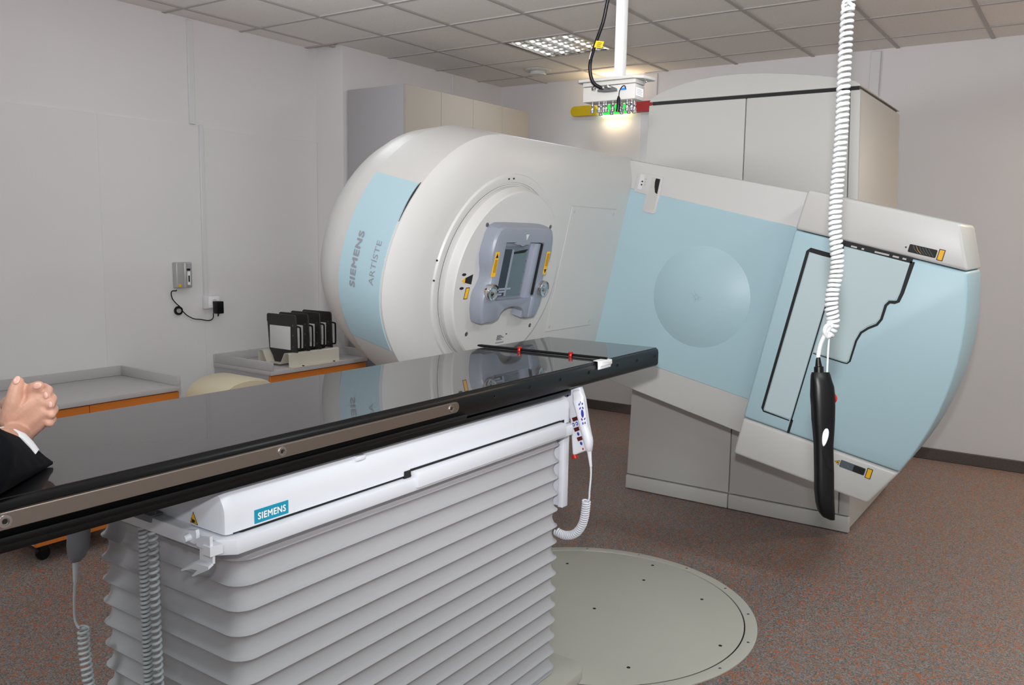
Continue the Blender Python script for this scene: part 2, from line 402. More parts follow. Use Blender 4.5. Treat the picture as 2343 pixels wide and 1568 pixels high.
light('sconce_light_down', 'AREA', (-3.58, YF-.06, 2.605), .3, (1, .74, .48), target=(-3.58, YF-.03, 0), shape='RECTANGLE', size=.22, size_y=.05)
light('sconce_light_up', 'AREA', (-3.58, YF-.06, 2.75), 1.4, (1, .74, .48), target=(-3.58, YF-.12, 3), shape='RECTANGLE', size=.22, size_y=.05)
light('sconce_light_down', 'AREA', (.45, YF-.06, 2.60), 18, (1, .72, .45), target=(.45, YF-.2, 0), shape='RECTANGLE', size=.22, size_y=.06)
sconce(.30, .60, 2.635, 2.722, 'sc_y', 'lozenge wall lamp on the back wall beyond the gantry', True)

# ------------------------------------------------------------------ linear accelerator
LIN = thing('linear_accelerator', (-1.67, 4.9, 0), 'white and pale blue radiotherapy linear accelerator with tilted gantry arm', 'medical machine')
# stand (fixed cabinet)
SY0, SY1, SZ = 4.72, 5.77, 2.372
def sx(z, s): return (-2.347+.06*z/SZ) if s < 0 else (-.99-.10*z/SZ)
def SP(u, y, z): return Vector((sx(z, -1)*(1-u)+sx(z, 1)*u, y, z))
b = B(); b.loft([[SP(0, SY0+.02, z), SP(1, SY0+.02, z), SP(1, SY1, z), SP(0, SY1, z)] for z in (.02, SZ)]); b.bevel(.01, 2)
st = b.obj('stand_body', 'stand', LIN)
U2 = .495
for a0, a1, z0, z1, nm in ((.0, U2-.002, .095, SZ-.008, 'stand_door'), (U2+.002, .955, .095, SZ-.008, 'stand_door'), (0, U2-.002, .004, .089, 'kick_plate'), (U2+.002, 1.0, .004, .089, 'kick_plate'), (.959, 1.0, .095, SZ-.008, 'corner_strip')):
    y0 = SY0-.012 if nm == 'kick_plate' else SY0
    B().loft([[SP(a0, y0, z), SP(a1, y0, z), SP(a1, SY0+.022, z), SP(a0, SY0+.022, z)] for z in (z0, z1)]).bevel(.005, 2).obj(nm, 'stand', st)
B().box(-2.27, -1.1, SY0+.012, SY1-.05, SZ-.01, SZ+.012).obj('shadow_gap', 'black', st)
# curved lid
arch = [(-2.285, 2.384), (-2.275, 2.402), (-2.235, 2.425), (-2.17, 2.448), (-2.08, 2.472), (-1.98, 2.489), (-1.87, 2.498), (-1.75, 2.50), (-1.6, 2.491), (-1.45, 2.474), (-1.3, 2.452), (-1.18, 2.428), (-1.115, 2.408), (-1.094, 2.392), (-1.092, 2.384)]
b = B(); b.loft([[Vector((x, y, z if y < 5 else 2.384+(z-2.384)*.45)) for x, z in arch] for y in (SY0, SY0+.25, SY1)])
b.bevel(.012, 2, 50); b.obj('stand_lid', 'stand', LIN, ang=35)
B().box(-1.9, -1.3, 4.35, 4.72, .95, 1.6).bevel(.05, 2).obj('gantry_bearing', 'stand', LIN)

TH = math.radians(12.5); CT, STH = math.cos(TH), math.sin(TH)
def G(r, y, t): return Vector((-1.668+r*CT+t*STH, y, 1.285-r*STH+t*CT))
def gprism(pts, y0, y1, bev=.004, seg=2):
    b = B().prism(pts, lambda p: G(p[0], y0, p[1]), lambda p: G(p[0], y1, p[1]))
    if bev: b.bevel(bev, seg, 25)
    return b
GF = 4.13
# rotating body behind the arm
body = gprism([(-1.10, -.46), (-1.0, -.54), (-.62, -.59), (.47, -.613), (.47, .627), (-.60, .598), (-.64, .57), (-1.0, .52), (-1.10, .44)], GF, 4.56, .012).obj('gantry_body', 'white', LIN)
bp_ = gprism([(-.54, -.431), (.46, -.428), (.46, .454), (-.535, .454)], GF-.004, GF+.01, .002, 1).obj('blue_panel', 'blue', body)
prof = []; Rd, hd = .262, .052; Rs = (Rd*Rd+hd*hd)/(2*hd)
for k in range(9):
    rr = Rd*(1-k/8); prof.append((rr, math.sqrt(Rs*Rs-rr*rr)-(Rs-hd)))
B().lathe(G(0, GF-.004, 0), (0, -1, 0), prof, 64).obj('dome_cover', 'blue', body, ang=60)
b = B()
for k in range(14):
    a = 2*PI*k/14+random.uniform(-.15, .15); r0, r1 = random.uniform(.004, .012), random.uniform(.02, .042)
    yy = GF-.004-hd-.0006
    p0, p1 = G(r0*math.cos(a), yy, r0*math.sin(a)), G(r1*math.cos(a), yy+r1*r1/(2*Rs), r1*math.sin(a)); n = (p1-p0).normalized().cross(Vector((0, 1, 0)))*.0007
    b.face([p0-n, p1-n*.3, p1+n*.3, p0+n])
b.obj('scuff_mark', 'greytext', body, smooth=False)
# switch recess on upper edge
gprism(rrect(-.508, -.36, .44, .547, .01), GF-.010, GF+.005, .003).obj('control_plate', 'white', body)
gprism(rrect(-.434, -.356, .35, .50, .014), GF-.0095, GF+.005, .003).obj('grip_plate', 'white', body)
sl = gprism(rrect(-.419, -.368, .372, .536, .004), GF-.0108, GF-.005, 0).obj('grip_slot', 'stand', body)
gprism([(-.397, .533), (-.372, .533), (-.37, .455), (-.384, .462), (-.394, .49), (-.398, .515)], GF-.0116, GF-.010, 0).obj('grip_opening', 'black', body)
gprism(rrect(-.489, -.464, .46, .537, .003), GF-.0112, GF-.008, 0).obj('socket_strip', 'trim', body)
for tt in (.485, .502): B().lathe(G(-.470, GF-.0112, tt), (0, -1, 0), [(.0045, 0), (.0045, .001)], 10).obj('socket_hole', 'black', body)
for tt in (.488, .503, .518): B().lathe(G(-.452, GF-.010, tt), (0, -1, 0), [(.0045, 0), (.0035, .002)], 12).obj('push_button', 'counter', body)
# imager housing at the counterweight end
EF, EB = 3.88, 4.36
def arc_right(t0, t1, n=8):
    return [(1.165+.078*(1-((t)/.445)**2), t) for t in [t0+(t1-t0)*k/n for k in range(n+1)]]
low = [(.452, -.642), (1.083, -.632), (1.165, -.449), (.450, -.457)]
mid = [(.450, -.453)]+arc_right(-.445, .446, 12)+[(.444, .453)]
upp = [(.444, .457), (1.167, .45), (1.083, .629), (.450, .637)]
imh = gprism(mid, EF, EB, .012, 3).obj('imager_housing', 'blue', LIN, ang=30)
b = gprism(low, EF, EB, .014, 3); b.obj('lower_cover', 'white', imh)
gprism(upp, EF, EB, .014, 3).obj('upper_cover', 'white', imh)
def ribbon(name, pts, wd, y, parent, m='black', dy=.001):
    b = B(); P = [Vector((p[0], p[1])) for p in pts]; L = []; Rr = []
    for i, p in enumerate(P):
        d = (P[min(i+1, len(P)-1)]-P[max(i-1, 0)]).normalized(); n = Vector((-d.y, d.x))
        wq = wd[i] if isinstance(wd, (list, tuple)) else wd
        L.append(p+n*wq/2); Rr.append(p-n*wq/2)
    b.loft([[G(l.x, y, l.y), G(r.x, y, r.y), G(r.x, y-dy, r.y), G(l.x, y-dy, l.y)] for l, r in zip(L, Rr)])
    return b.obj(name, m, parent, smooth=False)
puz = [(.957, .437), (.955, .30), (.95, .262), (.938, .254), (.918, .25), (.908, .232), (.908, .17), (.897, .142), (.868, .118), (.845, .09), (.836, .05), (.836, -.045), (.828, -.058), (.815, -.06), (.676, -.06)]
ribbon('panel_gap', [(.655, .446), (.955, .441)], .024, EF, imh)
ribbon('panel_gap', puz, [.018, .015, .014, .014, .013, .012, .011, .011, .010, .010, .009, .008, .006, .005, .004], EF, imh)
ribbon('panel_gap', [(.66, .378), (.535, .383), (.527, .375), (.527, -.38), (.535, -.392), (.66, -.393)], [.022, .02, .014, .012, .007, .005], EF, imh)
ribbon('panel_gap', [(.669, .44), (.669, -.39)], .006, EF, imh); ribbon('panel_gap', [(.671, -.385), (.671, -.451)], .012, EF, imh)
gprism(rrect(.536, .664, -.386, .370, .012), EF-.004, EF+.004, .002, 1).obj('narrow_door', 'blue2', imh)
inner = [(.675, -.055), (.815, -.055), (.826, -.05), (.829, -.04), (.829, .05), (.838, .094), (.862, .125), (.892, .149), (.900, .174), (.900, .234), (.912, .257), (.935, .262), (.941, .268), (.946, .305), (.947, .426), (.675, .432)]
gprism(inner, EF-.004, EF+.004, .002, 1).obj('imager_flap', 'blue2', imh)
for r0, r1 in ((.70, .725), (.745, .755), (.80, .86), (.875, .9), (.915, .93)):
    gprism([(r0, .437), (r1, .437), (r1, .444), (r0, .444)], EF-.003, EF, 0).obj('hinge_bracket', 'counter', imh)
for tz, s in ((.489, 1), (-.499, -1)):
    wn = gprism(rrect(.925, 1.035, tz-.017, tz+.017, .005), EF-.0015, EF+.003, .001, 1).obj('laser_window', 'black' if s > 0 else 'glass', imh)
    if s > 0:
        for k in range(6):
            ribbon('wire', [(.94+.012*k, tz+.014), (.948+.013*k, tz), (.966+.012*k, tz-.013)], .0012, EF-.0015, imh, 'yellow' if k == 1 else 'hs_grey', .0006)
    else:
        gprism(rrect(.985, 1.033, tz-.015, tz+.015, .003), EF-.003, EF-.0015, 0).obj('laser_lens', 'black', imh)
        B().lathe(G(.962, EF-.0015, tz-.002), (0, -1, 0), [(.005, 0), (.004, .003)], 12).obj('laser_aperture', 'chrome', imh)
    q = gprism([(1.04, tz-.023), (1.064, tz-.023), (1.064, tz+.024), (1.04, tz+.024)], EF-.001, EF+.001, 0).obj('warning_label', 'ink', imh)
    gprism([(1.043, tz-.020), (1.061, tz-.020), (1.061, tz+.021), (1.043, tz+.021)], EF-.0016, EF-.001, 0).obj('warning_label', 'yellow', imh)
    gprism([(.900, tz), (.921, tz+.012), (.921, tz-.012)], EF-.001, EF+.001, 0).obj('laser_triangle', 'ink' if s < 0 else 'trim', imh)
    gprism([(.903, tz), (.919, tz+.009), (.919, tz-.009)], EF-.0016, EF-.001, 0).obj('laser_triangle', 'yellow' if s < 0 else 'counter', imh)
    gprism(rrect(.911, .917, tz-.003, tz+.003, .002), EF-.002, EF-.0016, 0).obj('laser_symbol', 'ink', imh)

# treatment head: stadium sections lofted away from the isocentre
HYC, HR = 2.985, .605
def nose(t, y):
    return y + (.5*t*t*max(0, min(1, 1-(y-2.4)/.8)) if t < 0 else 0)
def stadium(r, d, yb=4.16, n=36, tshift=0.0):
    R = HR-d; pts = [(yb, R)]
    pts += [(yb-(yb-HYC)*k/6, R) for k in range(1, 6)]
    pts += [(HYC-R*math.sin(PI*k/n), R*math.cos(PI*k/n)) for k in range(n+1)]
    pts += [(HYC+(yb-HYC)*k/6, -R) for k in range(1, 6)]
    pts += [(yb, -R)]
    return [G(r, nose(t, y), t+tshift) for y, t in pts]
b = B(); b.loft([stadium(r, d) for r, d in ((-.53, .158), (-.538, .11), (-.552, .06), (-.570, .02), (-.585, 0), (-.62, 0), (-.72, 0), (-.826, .002), (-.829, .012))])
head = b.obj('treatment_head', 'white', LIN, ang=28)
b = B(); b.loft([stadium(r, d, 4.2) for r, d in ((-.827, .03), (-.832, .016), (-.90, .022), (-.96, .040), (-1.02, .078), (-1.07, .132), (-1.11, .21), (-1.13, .30), (-1.135, .42))])
b.obj('rear_cap', 'white', head, ang=50)
# blue nose panel following the curved end
def nosep(r, t, off=.003):
    R = HR+off; tt = max(-R*.999, min(R*.999, t)); return G(r, nose(t, HYC-math.sqrt(R*R-tt*tt)), t)
b = B(); NT = 24; ts = [-.31+(.37+.31)*k/NT for k in range(NT+1)]
outer = [[nosep(r, t, .004) for t in ts] for r in (-.597, -.67, -.75, -.822)]
inn = [[nosep(r, t, -.004) for t in ts] for r in (-.822, -.597)]
b.loft([outer[0], outer[1], outer[2], outer[3], inn[0], inn[1], outer[0]], False, False, closed=False)
b.obj('nose_panel', 'blue', head, ang=40)
b = B(); b.tube([nosep(-.592, t, .001) for t in [.22+.155*k/8 for k in range(9)]], [.001, .0015, .002, .0026, .0032, .0036, .0036, .003, .001], 6); b.obj('panel_gap', 'black', head)
lettering('maker_lettering', 'SIEMENS', 'greytext', head, lambda u, v: nosep(-.742-v, .036+u, .0062), .225, off=.035, space=1.12, height=.030)
lettering('model_lettering', 'ARTÍSTE', 'greytext', head, lambda u, v: nosep(-.645-v, .045+u, .0062), .176, height=.032)
# collimator
CYc, CTc = 3.055, .008
def C(r, y, t): return G(r, CYc+y, CTc+t)
RH = Vector((CT, 0, -STH)); TT = Vector((STH, 0, CT)); YY = Vector((0, 1, 0))
B().lathe(C(0, 0, 0), RH, [(.452, -.534), (.444, -.522), (.436, -.520), (.412, -.526), (.405, -.54)], 96, YY, cap0=False, cap1=False).obj('collimator_ring', 'white', head)
B().lathe(C(0, 0, 0), RH, [(.402, -.536), (.404, -.528), (.404, -.54)], 96, YY).obj('shadow_gap', 'black', head)
cd_ = B(); cd_.lathe(C(0, 0, 0), RH, [(.398, -.538), (.398, -.505), (.393, -.496), (.386, -.472), (.380, -.466), (.36, -.465)], 96, YY); disc = cd_.obj('collimator_disc', 'white', head, ang=25)
def cp(pts, r0, r1, name, m, parent=disc, bev=0):
    b = B().prism(pts, lambda p: C(r0, p[0], p[1]), lambda p: C(r1, p[0], p[1]))
    if bev: b.bevel(bev, 2)
    return b.obj(name, m, parent)
FR = -.465
for yy, tt in ((-.243, .236), (.243, .236), (.243, -.234), (-.243, -.234)):
    B().lathe(C(FR-.002, yy, tt), RH, [(.017, 0), (.0165, .003), (.011, .0025), (.010, .001)], 20).obj('screw_seat', 'white', disc)
    B().lathe(C(FR-.001, yy, tt), RH, [(.0095, 0), (.0095, .003), (.005, .0045), (.004, .002)], 14).obj('screw', 'screw', disc)
# head access panel next to the disc
def hp(pts, r0, r1, name, m, bev=.001):
    b = B().prism(pts, lambda p: G(r0, p[0], p[1]), lambda p: G(r1, p[0], p[1]))
    if bev: b.bevel(bev, 1)
    return b.obj(name, m, head)
hp([(3.555, -.304), (4.02, -.304), (4.02, .338), (3.555, .338)], -.531, -.5292, 'shadow_gap', 'counter', 0)
hp([(3.559, -.300), (4.016, -.300), (4.016, .334), (3.559, .334)], -.531, -.526, 'access_panel', 'white')
for yy, tt in ((3.585, .31), (3.99, .31), (3.585, -.277), (3.99, -.277)):
    B().lathe(G(-.5265, yy, tt), RH, [(.009, 0), (.008, .002), (.004, .001)], 12).obj('screw', 'counter', head)
# scale marks
lettering('scale_mark', '0', 'ink', disc, lambda u, v: C(-.499, -.3925, .012)+TT*u*1-RH*0+(-RH*v*.6-YY*v*.12), .022)
for yy, tt in ((-.455, .075), (-.452, -.008), (-.04, .428), (-.075, .424)):
    B().lathe(C(-.5185, yy, tt), RH, [(.004, -.004), (.0035, .001)], 10).obj('index_mark', 'ink', head)
cp([(-.335+.014*math.cos(a), .028+.006*math.sin(a)) for a in [2*PI*k/14 for k in range(14)]], FR, FR+.0008, 'sensor_hole', 'black')
cp([(-.335+.014*math.cos(a), -.030+.006*math.sin(a)) for a in [2*PI*k/14 for k in range(14)]], FR, FR+.0008, 'sensor_hole', 'black')
cp([(-.325, .012), (-.275, .028), (-.275, -.016), (-.325, -.006)], FR, FR+.0006, 'field_light_label', 'black')
cp([(-.345, .003), (-.322, .016), (-.322, -.011)], FR, FR+.001, 'warning_triangle', 'yellow')
cp([(-.306, -.028), (-.280, -.028), (-.284, -.078), (-.310, -.078)], FR, FR+.0006, 'warning_label', 'ink')
cp([(-.303, -.031), (-.283, -.031), (-.287, -.075), (-.307, -.075)], FR, FR+.0009, 'warning_label', 'yellow')
for k in range(5):
    cp([(-.01, -.262-.005*k), (.02+.012*(k % 3), -.262-.005*k), (.02+.012*(k % 3), -.2645-.005*k), (-.01, -.2645-.005*k)], FR, FR+.0005, 'print_line', 'ink')
cp([(.055, -.258), (.066, -.258), (.066, -.263), (.055, -.263)], FR, FR+.0005, 'print_line', 'ink')
cp([(-.012, -.294), (.05, -.294), (.05, -.301), (-.012, -.301)], FR, FR+.0005, 'print_line', 'greytext')
# accessory holder with window and two chrome knobs
hy, HT = -.028, -.40
half = [(0, .25), (.10, .25), (.17, .248), (.205, .235), (.222, .205), (.232, .15), (.234, .115), (.222, .075), (.208, .045), (.206, .01), (.216, -.015), (.232, -.04), (.236, -.07), (.228, -.12), (.21, -.165), (.20, -.178), (.13, -.178), (.105, -.17), (.095, -.145), (.075, -.128), (.04, -.117), (0, -.114)]
outl = [(hy+x, t) for x, t in half]+[(hy-x, t) for x, t in reversed(half[1:-1])]
win = [(hy+.147, .178), (hy-.147, .178), (hy-.147, -.075), (hy+.147, -.075)]
cen = (hy, .03)
def hring(r, s): return [C(r, cen[0]+(p[0]-cen[0])*s, cen[1]+(p[1]-cen[1])*s) for p in outl]
b = B(); b.loft([hring(FR-.002, 1.0), hring(FR+.030, 1.0), hring(HT-.012, .985), hring(HT-.003, .955)], False, False)
top = [b.bm.verts.new(p) for p in hring(HT, .915)]; b.bm.verts.ensure_lookup_table(); n = len(outl)
last = [v for v in b.bm.verts][3*n:4*n]
for i in range(n): b.bm.faces.new((last[i], last[(i+1) % n], top[(i+1) % n], top[i]))
te = [b.bm.edges.get((top[i], top[(i+1) % n])) for i in range(n)]
wv = [b.bm.verts.new(C(HT, *p)) for p in win]; we = [b.bm.edges.new((wv[i], wv[(i+1) % 4])) for i in range(4)]
bmesh.ops.triangle_fill(b.bm, use_beauty=True, edges=te+we)
wb = [b.bm.verts.new(C(HT-.030, *p)) for p in win]
for i in range(4): b.bm.faces.new((wv[i], wv[(i+1) % 4], wb[(i+1) % 4], wb[i]))
hold = b.obj('accessory_holder', 'holder', disc, ang=30); hold['label'] = 'grey accessory holder frame around the beam window'
WB = HT-.028
cp([(hy-.147, -.075), (hy+.147, -.075), (hy+.147, .178), (hy-.147, .178)], FR, WB, 'holder_back', 'holder')
cp([(hy-.147, -.070), (hy+.072, -.070), (hy+.072, .155), (hy-.147, .155)], WB, WB+.003, 'window_frame', 'holder_dark')
cp([(hy-.147, -.062), (hy+.058, -.062), (hy+.058, .143), (hy-.147, .143)], WB+.003, WB+.0045, 'beam_window', 'glass')
cp([(hy-.147, -.062), (hy-.062, -.062), (hy-.062, .143), (hy-.147, .143)], WB+.0045, WB+.0065, 'leaf_bank', 'leaf')
cp([(hy-.062, -.062), (hy-.050, -.062), (hy-.050, .143), (hy-.062, .143)], WB+.0045, WB+.009, 'leaf_edge', 'holder')
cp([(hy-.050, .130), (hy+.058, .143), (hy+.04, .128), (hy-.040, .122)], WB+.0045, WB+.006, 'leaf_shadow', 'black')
for k in range(3): cp([(hy-.14, -.058+.012*k), (hy-.08+.03*k, -.058+.012*k), (hy-.08+.03*k, -.050+.012*k), (hy-.14, -.050+.012*k)], WB+.0065, WB+.0085, 'leaf_carriage', 'rail_lav')
for k in range(5): B().lathe(C(WB+.003, hy+.065, -.06+.05*k), RH, [(.003, 0), (.0025, .0015)], 8).obj('screw', 'screw', disc)
cp([(hy+.085, -.165), (hy+.128, -.165), (hy+.128, .172), (hy+.085, .172)], FR+.006, HT-.006, 'slide_rail', 'rail_lav', bev=.002)
cp([(hy+.128, -.06), (hy+.138, -.06), (hy+.138, .172), (hy+.128, .172)], FR+.006, HT+.0005, 'slide_slot', 'black')
cp([(hy+.13, -.165), (hy+.155, -.165), (hy+.158, -.085), (hy+.14, -.065), (hy+.13, -.07)], HT-.01, HT+.004, 'rail_end', 'rail_lav', bev=.003)
cp([(hy-.07, .178), (hy+.03, .178), (hy+.03, .168), (hy-.005, .168), (hy-.01, .162), (hy-.03, .162), (hy-.035, .168), (hy-.07, .168)], HT-.012, HT, 'latch_tab', 'holder')
for s in (-1, 1):
    yk, tk = hy+s*.196, -.030
    B().lathe(C(HT-.012, yk, tk), RH, [(.030, 0), (.034, .012), (.036, .026), (.033, .032), (.026, .028), (.012, .030), (.006, .034)], 32, YY).obj('release_knob', 'chrome', disc)
    a0 = hy+s*.196
    cp([(a0-.013, .032), (a0+.013, .032), (a0+.013, .138), (a0-.013, .138)], HT-.002, HT+.0012, 'warning_label', 'yellow')
    if s < 0: cp([(a0-.009, .113), (a0+.009, .113), (a0, .132)], HT+.0012, HT+.0016, 'warning_triangle', 'ink')
    else: cp([(a0-.009, .056), (a0+.009, .056), (a0, .037)], HT+.0012, HT+.0016, 'warning_triangle', 'ink')
    for k in range(4): cp([(a0-.008+.005*k, .05 if s < 0 else .07), (a0-.0065+.005*k, .05 if s < 0 else .07), (a0-.0065+.005*k, .105 if s < 0 else .128), (a0-.008+.005*k, .105 if s < 0 else .128)], HT+.0012, HT+.0015, 'print_line', 'ink')
cp([(hy-.012, .213), (hy+.010, .213), (hy-.001, .188)], HT-.001, HT+.0008, 'arrow_mark', 'trim')

# ------------------------------------------------------------------ turntable plate in the floor
DC = Vector((-1.668, 3.048, 0)); DR = .695
tt_ = thing('turntable_plate', DC, 'round beige metal plate set into the floor under the couch', 'floor plate')
B().lathe(DC, (0, 0, 1), [(DR, .001), (DR, .006), (DR-.004, .008), (DR-.047, .008), (DR-.049, .005)], 128).obj('outer_ring', 'disc', tt_)
B().lathe(DC, (0, 0, 1), [(DR-.0535, .002), (DR-.0535, .0075), (DR-.056, .0085), (.02, .0085)], 128).obj('inner_plate', 'disc', tt_)
B().lathe(DC, (0, 0, 1), [(DR-.046, .0045), (DR-.046, .0055), (DR-.055, .0055)], 128).obj('groove', 'black', tt_)
for k in range(16):
    a = 2*PI*(k+.35)/16; B().lathe(DC+Vector((math.cos(a), math.sin(a), 0))*(DR-.024)+Vector((0, 0, .008)), (0, 0, 1), [(.006, 0), (.005, .0012)], 10).obj('screw', 'screw', tt_)
for p in ((1493, 1294), (1298, 1290), (1360, 1393), (1606, 1372), (1648, 1478), (1438, 1528), (1473, 1328)):
    q = onZ(*p, .0085); B().lathe(q, (0, 0, 1), [(.0075, 0), (.0065, .0012)], 10).obj('screw', 'black', tt_)

# ------------------------------------------------------------------ treatment couch
CO = thing('treatment_couch', (-1.72, 1.78, 0), 'treatment couch with black carbon top and pleated white pedestal', 'treatment couch')
TZ, TX0, TX1, TY0, TY1 = 1.148, -1.945, -1.415, .50, 3.10
secp = [(TX1-.012, TZ), (TX1-.003, TZ-.005), (TX1, TZ-.018), (TX1, 1.082), (TX1-.006, 1.076), (TX1-.02, 1.073), (TX0+.02, 1.073), (TX0+.006, 1.076), (TX0, 1.082), (TX0, TZ-.018), (TX0+.003, TZ-.005), (TX0+.012, TZ)]
b = B(); b.loft([[Vector((x, y, z)) for x, z in secp] for y in (TY0, TY1-.012)]+[[Vector((-1.68+(x+1.68)*.985, TY1, 1.11+(z-1.11)*.9)) for x, z in secp]])
tabletop = b.obj('tabletop', 'carbonside', CO, ang=50)
B().box(TX0+.010, TX1-.010, TY0+.005, TY1-.010, TZ-.004, TZ+.0006).obj('top_surface', 'carbon', tabletop, smooth=False)
for yy in (1.97, 2.16, 2.34, 2.53, 2.74, 2.9, 3.06):
    B().lathe((TX1-.001, yy, 1.118), (1, 0, 0), [(.0065, 0), (.006, .002), (.003, .001)], 12).obj('side_screw', 'black', tabletop)
# lower black rail
bx('accessory_channel', 'blackplastic', CO, TX1-.035, TX1+.010, TY0+.02, 1.83, 1.0755, 1.090, .004)
bx('accessory_channel', 'blackplastic', CO, TX1-.05, TX1-.004, TY0+.02, 2.42, 1.058, 1.0725, .003)
bx('accessory_channel', 'blackplastic', CO, TX0+.004, TX0+.05, TY0+.02, 2.42, 1.058, 1.0725, .003)
def railprof(x0, x1):
    out = [(y, z) for y, z in rrect(TY0+.03, 1.787, 1.103, 1.132, .0144, 5)]
    b = B().prism(out, lambda p: Vector((x0, p[0], p[1])), lambda p: Vector((x1, p[0], p[1]))); b.bevel(.0015, 1); return b
r1 = railprof(TX1+.004, TX1+.015).obj('side_rail', 'steel', CO)
for yy in (.615, 1.175, 1.752):
    B().lathe((TX1+.014, yy, 1.1175), (1, 0, 0), [(.0110, 0), (.0105, .003), (.006, .003), (.0055, .0008)], 20).obj('rail_bolt', 'chrome', r1); B().lathe((TX1+.0148, yy, 1.1175), (1, 0, 0), [(.0048, 0), (.0045, .0008)], 6).obj('bolt_socket', 'ink', r1)
for yy in (.55, 1.12, 1.70): bx('rail_spacer', 'blackplastic', r1, TX1-.001, TX1+.004, yy-.02, yy+.16 if yy < 1.7 else yy+.07, 1.107, 1.128)
railprof(TX0-.015, TX0-.004).obj('side_rail', 'steel', CO)
# white drive cover under the top
def cover(xs, name):
    # xs: (outer, inner); rounded upper outer edge, lofted along y with rounded front end
    xo, xi = xs; s = 1 if xo > xi else -1
    prof = [(xo, .958), (xo, 1.005), (xo-s*.004, 1.025), (xo-s*.014, 1.042), (xo-s*.03, 1.053), (xo-s*.05, 1.0565), (xi, 1.0565), (xi, .958)]
    rings = []
    for y, k in ((1.052, .012), (1.054, .006), (1.062, .002), (1.075, 0), (2.42, 0), (2.44, .003), (2.448, .01)):
        rings.append([Vector((x-s*k if i < 5 else x, y, z-(k*1.2 if 1 < i < 7 else 0))) for i, (x, z) in enumerate(prof)])
    return B().loft(rings).obj(name, 'white2', CO, ang=35)
cov = cover((-1.432, -1.549), 'drive_cover'); cover((-1.96, -1.84), 'drive_cover')
bx('end_cover', 'white2', CO, -1.845, -1.545, 1.064, 2.44, .940, 1.012, .012, 3)
bx('cover_tab', 'white2', cov, -1.448, -1.431, 1.43, 1.46, 1.035, 1.047, .003)
# logo plate and crush warning
lg = bx('logo_plate', 'teal', cov, -1.4325, -1.431, 1.124, 1.216, .964, .994)
lettering('maker_lettering', 'SIEMENS', 'lettering', cov, lambda u, v: Vector((-1.4305, 1.170+u, .979+v)), .076, off=.03, space=1.1, height=.0155, out=(1, 0, 0))
P0 = [(-1.553, .963), (-1.526, .961), (-1.5415, .988)]
B().loft([[Vector((x, y, z)) for x, z in P0] for y in (1.0635, 1.0515)]).obj('warning_triangle', 'ink', cov)
pc = (sum(p[0] for p in P0)/3, sum(p[1] for p in P0)/3)
B().loft([[Vector((pc[0]+(x-pc[0])*.8, y, pc[1]+(z-pc[1])*.8)) for x, z in P0] for y in (1.0515, 1.0508)]).obj('warning_triangle', 'yellow', cov)
B().loft([[Vector((pc[0]+x, y, pc[1]-.002+z)) for x, z in ((-.006, -.004), (.005, -.004), (.006, .001), (0, .003), (-.003, .002), (-.005, .006))] for y in (1.0508, 1.0503)]).obj('hand_symbol', 'ink', cov)
# belt frame above the bellows
def belt(x0, x1, y0, y1, ch, z0, z1):
    pts = [(x1, y0+ch), (x1-ch, y0), (x0+ch, y0), (x0, y0+ch), (x0, y1-ch), (x0+ch, y1), (x1-ch, y1), (x1, y1-ch)]
    b = B().prism(pts, lambda p: Vector((p[0], p[1], z0)), lambda p: Vector((p[0], p[1], z1))); b.bevel(.003, 2); return b
belt(-2.05, -1.412, 1.035, 2.455, .03, .918, .952).obj('belt_frame', 'white2', CO)
belt(-2.0, -1.436, 1.066, 2.44, .03, .952, .9585).obj('shadow_gap', 'black', CO)
bp2 = bx('belt_cover', 'white2', CO, -1.43, -1.404, 1.622, 2.372, .926, .969, .004)
bx('shadow_gap', 'black', cov, -1.4335, -1.4300, 1.622, 2.372, .968, .9735)
bx('shadow_gap', 'black', cov, -1.4335, -1.4318, 1.07, 1.61, .9575, .9600)
for yy in (1.610, 2.384): bx('latch_notch', 'black', cov, -1.436, -1.4295, yy-.012, yy+.012, .953, .972)
# bellows
def bell_ring(z, off):
    pts = rrect(-2.025-off, -1.460+off, 1.100-off, 2.444+off, .045+max(off, -.03)*.6, 6)
    return [Vector((x, y, z)) for x, y in pts]
rings = [bell_ring(.920, -.004)]; zs = .876; pitch = .0575; k = 0
while zs-pitch*k > .10:
    z = zs-pitch*k
    if k == 0:
        for u in (.35, .7): rings.append(bell_ring(.920-(.920-z)*u, -.008*math.sin(PI*u)))
    rings.append(bell_ring(z+.0035, -.001)); rings.append(bell_ring(z, .0035)); rings.append(bell_ring(z-.0025, -.0005))
    for u in (.12, .28, .46, .64, .8, .92):
        rings.append(bell_ring(z-pitch*u, -.0125*(math.sin(PI*u**.8)**.85)))
    k += 1
z = zs-pitch*k; rings.append(bell_ring(z, .003))
while z > .012:
    rings.append(bell_ring(z-.004, -.009)); z -= .0085; rings.append(bell_ring(z, .001))
b = B().loft(rings); b.obj('bellows', 'bellow', CO, ang=60)
# base shoe
pts = [(-1.385, 1.05), (-1.385, 2.47)]+[(-1.445+.06*math.cos(a), 2.47+.075*math.sin(a)) for a in [PI/2*k/6 for k in range(1, 7)]]+[(-2.08, 2.545), (-2.08, 1.05)]
B().prism(pts, lambda p: Vector((p[0], p[1], .009)), lambda p: Vector((p[0], p[1], .048))).bevel(.004, 2).obj('base_shoe', 'disc', CO)
